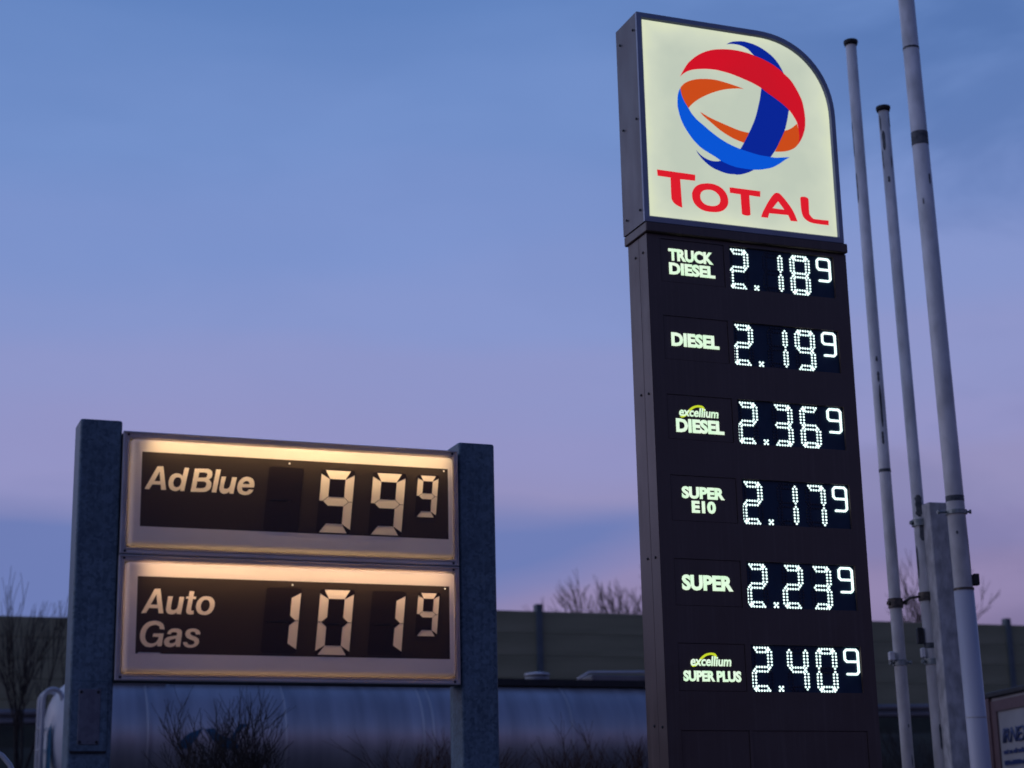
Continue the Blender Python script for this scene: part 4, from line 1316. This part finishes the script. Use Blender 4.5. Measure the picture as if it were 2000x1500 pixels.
def light_box(label, fr, pan, blk, ztop, digits, word, tube_z, tube_mat, tube_x):
    """fr, pan, blk: x0, x1, z0, z1 of frame, opal pan and black panel in the sign's plane"""
    t_ = thing('price_light_box', label, 'price sign', SO, YAW, 'light boxes between the galvanised posts')
    x0, x1, z0, z1 = fr
    a0, a1, b0, b1 = pan
    k0, k1, l0, l1 = blk
    # cabinet: back, top, bottom and ends
    W0, W1, th = -0.004, 0.150, 0.004
    for nm, q in (('back_wall', (x0 + .002, x1 - .002, W1 - th, W1, z0 + .002, z1 - .002)), ('top_wall', (x0 + .002, x1 - .002, W0, W1 - th, z1 - th - .002, z1 - .002)),
                  ('bottom_wall', (x0 + .002, x1 - .002, W0, W1 - th, z0 + .002, z0 + th + .002)), ('end_wall', (x0 + .002, x0 + th + .002, W0, W1 - th, z0 + th + .002, z1 - th - .002)),
                  ('end_wall', (x1 - th - .002, x1 - .002, W0, W1 - th, z0 + th + .002, z1 - th - .002))):
        box(nm, M['inside'], t_, *q)
    # aluminium frame in four mitred lengths, each with a step towards the pan
    for side_ in range(4):
        bm_ = bmesh.new()
        prof_ = [(0.0, -0.002), (0.0, -0.022), (0.18, -0.024), (0.24, -0.014), (0.62, -0.013), (0.70, -0.019), (0.82, -0.018), (0.88, -0.010), (1.0, -0.009), (1.0, -0.002)]
        oc = [(x0, z0), (x1, z0), (x1, z1), (x0, z1)]
        ic = [(a0 - .002, b0 - .002), (a1 + .002, b0 - .002), (a1 + .002, b1 + .002), (a0 - .002, b1 + .002)]
        ends = []
        for c_ in (side_, (side_ + 1) % 4):
            ends.append([bm_.verts.new((oc[c_][0] + (ic[c_][0] - oc[c_][0]) * s_, w, oc[c_][1] + (ic[c_][1] - oc[c_][1]) * s_)) for s_, w in prof_])
        n = len(prof_)
        for k in range(n):
            bm_.faces.new((ends[0][k], ends[0][(k + 1) % n], ends[1][(k + 1) % n], ends[1][k]))
        bm_.faces.new(ends[0])
        bm_.faces.new(ends[1])
        link('frame_profile', bm_, M['alu'], t_)
    bm_ = bmesh.new()
    bmesh.ops.create_cone(bm_, cap_ends=True, segments=8, radius1=0.0065, radius2=0.0045, depth=0.005, matrix=Matrix.Rotation(R(90), 4, 'X'))
    s0 = link('screw', bm_, M['dark'], t_)
    for i, (x, z) in enumerate(((x0 + .025, z1 - .014), (x1 - .025, z1 - .014), (x0 + .025, z0 + .014), (x1 - .025, z0 + .014))):
        (s0 if i == 0 else copy_part(s0)).location = (x, -0.0165, z)
    # opal pan: raised tray with a rounded rim round the black panel
    bm_ = bmesh.new()

    def rr_(x0_, x1_, z0_, z1_, r, n=5):
        o_ = []
        for cx, cz, aa in ((x1_ - r, z0_ + r, -90), (x1_ - r, z1_ - r, 0), (x0_ + r, z1_ - r, 90), (x0_ + r, z0_ + r, 180)):
            for k in range(n + 1):
                a = R(aa + 90 * k / n)
                o_.append((cx + math.cos(a) * r, cz + math.sin(a) * r))
        return o_
    P0, PF = -0.004, -0.046
    rgs = []
    for ins, w, r in ((0.0, P0, 0.018), (0.003, -0.028, 0.018), (0.007, -0.039, 0.018), (0.014, PF, 0.017), (0.023, PF - 0.0005, 0.012)):
        rgs.append([bm_.verts.new((x, w, z)) for x, z in rr_(a0 + ins, a1 - ins, b0 + ins, b1 - ins, r)])
    # inner edge follows the black panel, each corner fan mapped onto its corner
    cor = [(k1, l0), (k1, l1), (k0, l1), (k0, l0)]
    last = [bm_.verts.new((cx, PF - 0.0005, cz)) for cx, cz in cor]
    for a, b2 in zip(rgs[:-1], rgs[1:]):
        m_ = len(a)
        for k in range(m_):
            f = bm_.faces.new((a[k], a[(k + 1) % m_], b2[(k + 1) % m_], b2[k]))
            f.smooth = True
    rl = rgs[-1]
    for c_ in range(4):
        seg = rl[c_ * 6:(c_ + 1) * 6]
        for k in range(5):
            bm_.faces.new((seg[k], seg[k + 1], last[c_]))
        bm_.faces.new((seg[5], rl[((c_ + 1) * 6) % 24], last[(c_ + 1) % 4], last[c_]))
    bmesh.ops.recalc_face_normals(bm_, faces=bm_.faces[:])
    link('opal_pan', bm_, M['pan'], t_)
    # black panel with cut-out lettering and digit plates
    holes_, fills_ = [], []
    glyphs = []
    for ch in GAS[word]:
        o_, i_ = GLYPH[ch]
        o_ = smooth_poly(o_, 42, 2)
        holes_.append(o_)
        ins_ = [smooth_poly(i_, 42, 2)] if i_ else []
        if ch == 'B':
            ins_.append(smooth_poly(GLYPH['B2'][1], 42, 2))
        fills_ += ins_
        glyphs.append((o_, ins_))
    plates = []
    for dx, W, H, T, dgt, on in digits:
        sl = 0.0262 * H / 0.304
        seg = seg_polys(W, H, T, 0.0024 if W > .12 else 0.002, sl)
        seg = {q: [(x + dx, z + ztop) for x, z in p] for q, p in seg.items()}
        e_ = 0.003
        pts_ = []
        for cx, cz, aa in ((W - .012, -H + .012, -90), (W - .012, -.012, 0), (.012, -.012, 90), (.012, -H + .012, 180)):
            for k in range(4):
                a = R(aa + 30 * k)
                px_, pz_ = cx + math.cos(a) * (.012 + e_), cz + math.sin(a) * (.012 + e_)
                pts_.append((dx + px_ + sl * pz_ / H, ztop + pz_))
        holes_.append(pts_)
        plates.append((pts_, seg, ON[dgt] if dgt != ' ' else '', dx, W, H, sl))
    flat('black_panel', M['film'], t_, rect(k0, k1, l0, l1), PF - 0.0005, holes_, fills_)
    for (o_, ins_), ch in zip(glyphs, GAS[word]):
        flat('letter', M['seg'], t_, o_, PF - 0.0012, ins_)
    for pts_, seg, on, dx, W, H, sl in plates:
        pc = flat('digit_plate', M['slot'], t_, pts_, PF + 0.0035, [seg[s_] for s_ in on])
        # thin reveal round the plate
        bm_ = bmesh.new()
        f_ = [bm_.verts.new((x, PF - 0.0004, z)) for x, z in pts_]
        b_ = [bm_.verts.new((x, PF + 0.0034, z)) for x, z in pts_]
        for k in range(len(pts_)):
            bm_.faces.new((f_[k], f_[(k + 1) % len(pts_)], b_[(k + 1) % len(pts_)], b_[k]))
        link('reveal', bm_, M['dark'], pc)
        for s_ in on:
            flat('segment', M['seg'], pc, seg[s_], PF + 0.0012)
        if len(on) < 6 and W > 0.12 and 'g' not in on:
            zc = ztop - H * 0.53
            box('hinge_line', M['dark'], pc, dx + .02 - sl * .5, dx + W - .05 - sl * .5, PF - 0.001, PF + 0.003, zc - .003, zc + .003)
        if on == ON['0']:
            zc = ztop - H * 0.53
            box('hinge_line', M['dark'], pc, dx + .05 - sl * .5, dx + W - .05 - sl * .5, PF - 0.001, PF + 0.003, zc - .003, zc + .003)
    # light tube
    tube('light_tube', tube_mat, t_, [(tube_x[0], 0.022, tube_z), (tube_x[1], 0.022, tube_z)], 0.013, 12)
    for x in (tube_x[0] - 0.02, tube_x[1] + 0.001):
        box('tube_holder', M['inside'], t_, x, x + 0.019, 0.0, 0.05, tube_z - 0.02, tube_z + 0.02)
    # self-glowing beads added in place of light peeping through pinholes
    for x, z in ((k0 + 0.697 if word == 'AdBlue' else k0 + 0.72, l1 - 0.018), (k1 - 0.022, l1 - 0.012)):
        bm_ = bmesh.new()
        bmesh.ops.create_uvsphere(bm_, u_segments=8, v_segments=5, radius=0.0042)
        o = link('pin', bm_, M['pin'], t_, smooth=True)
        o.location = (x, PF - 0.003, z)
    if word == 'AutoGas':
        box('film_gap', M['pan'], t_, k0 + 0.012, k0 + 0.112, PF - 0.0022, PF - 0.0008, l0, l0 + 0.005)
    return t_


M['pin'] = lamp_mat('pinhole_glow', (1.0, 0.82, 0.6, 1), 0.9)
W_, H_, T_ = 0.1640, 0.3035, 0.043
light_box('upper light box lettered AdBlue, showing 99 and a small raised 9', (0.1955, 1.832, 2.8535, 3.4275), (0.229, 1.806, 2.888, 3.392), (0.279, 1.772, 2.978, 3.328),
          3.290, [(0.8815, W_, H_, T_, ' ', 1), (1.136, W_, H_, T_, '9', 1), (1.3925, W_, H_, T_, '9', 1), (1.6195, 0.1055, 0.2070, 0.0285, '9', 1)],
          'AdBlue', 3.362, M['tube'], (0.315, 1.775))
light_box('lower light box lettered Auto Gas, showing 101 and a small raised 9', (0.1935, 1.832, 2.2805, 2.8485), (0.224, 1.808, 2.312, 2.818), (0.277, 1.772, 2.398, 2.748),
          2.7140, [(0.8775, W_, 0.300, T_, '1', 1), (1.1335, W_, 0.306, T_, '0', 1), (1.389, W_, 0.300, T_, '1', 1), (1.6165, 0.1075, 0.2080, 0.0285, '9', 1)],
          'AutoGas', 2.788, M['tube_low'], (0.305, 1.775))
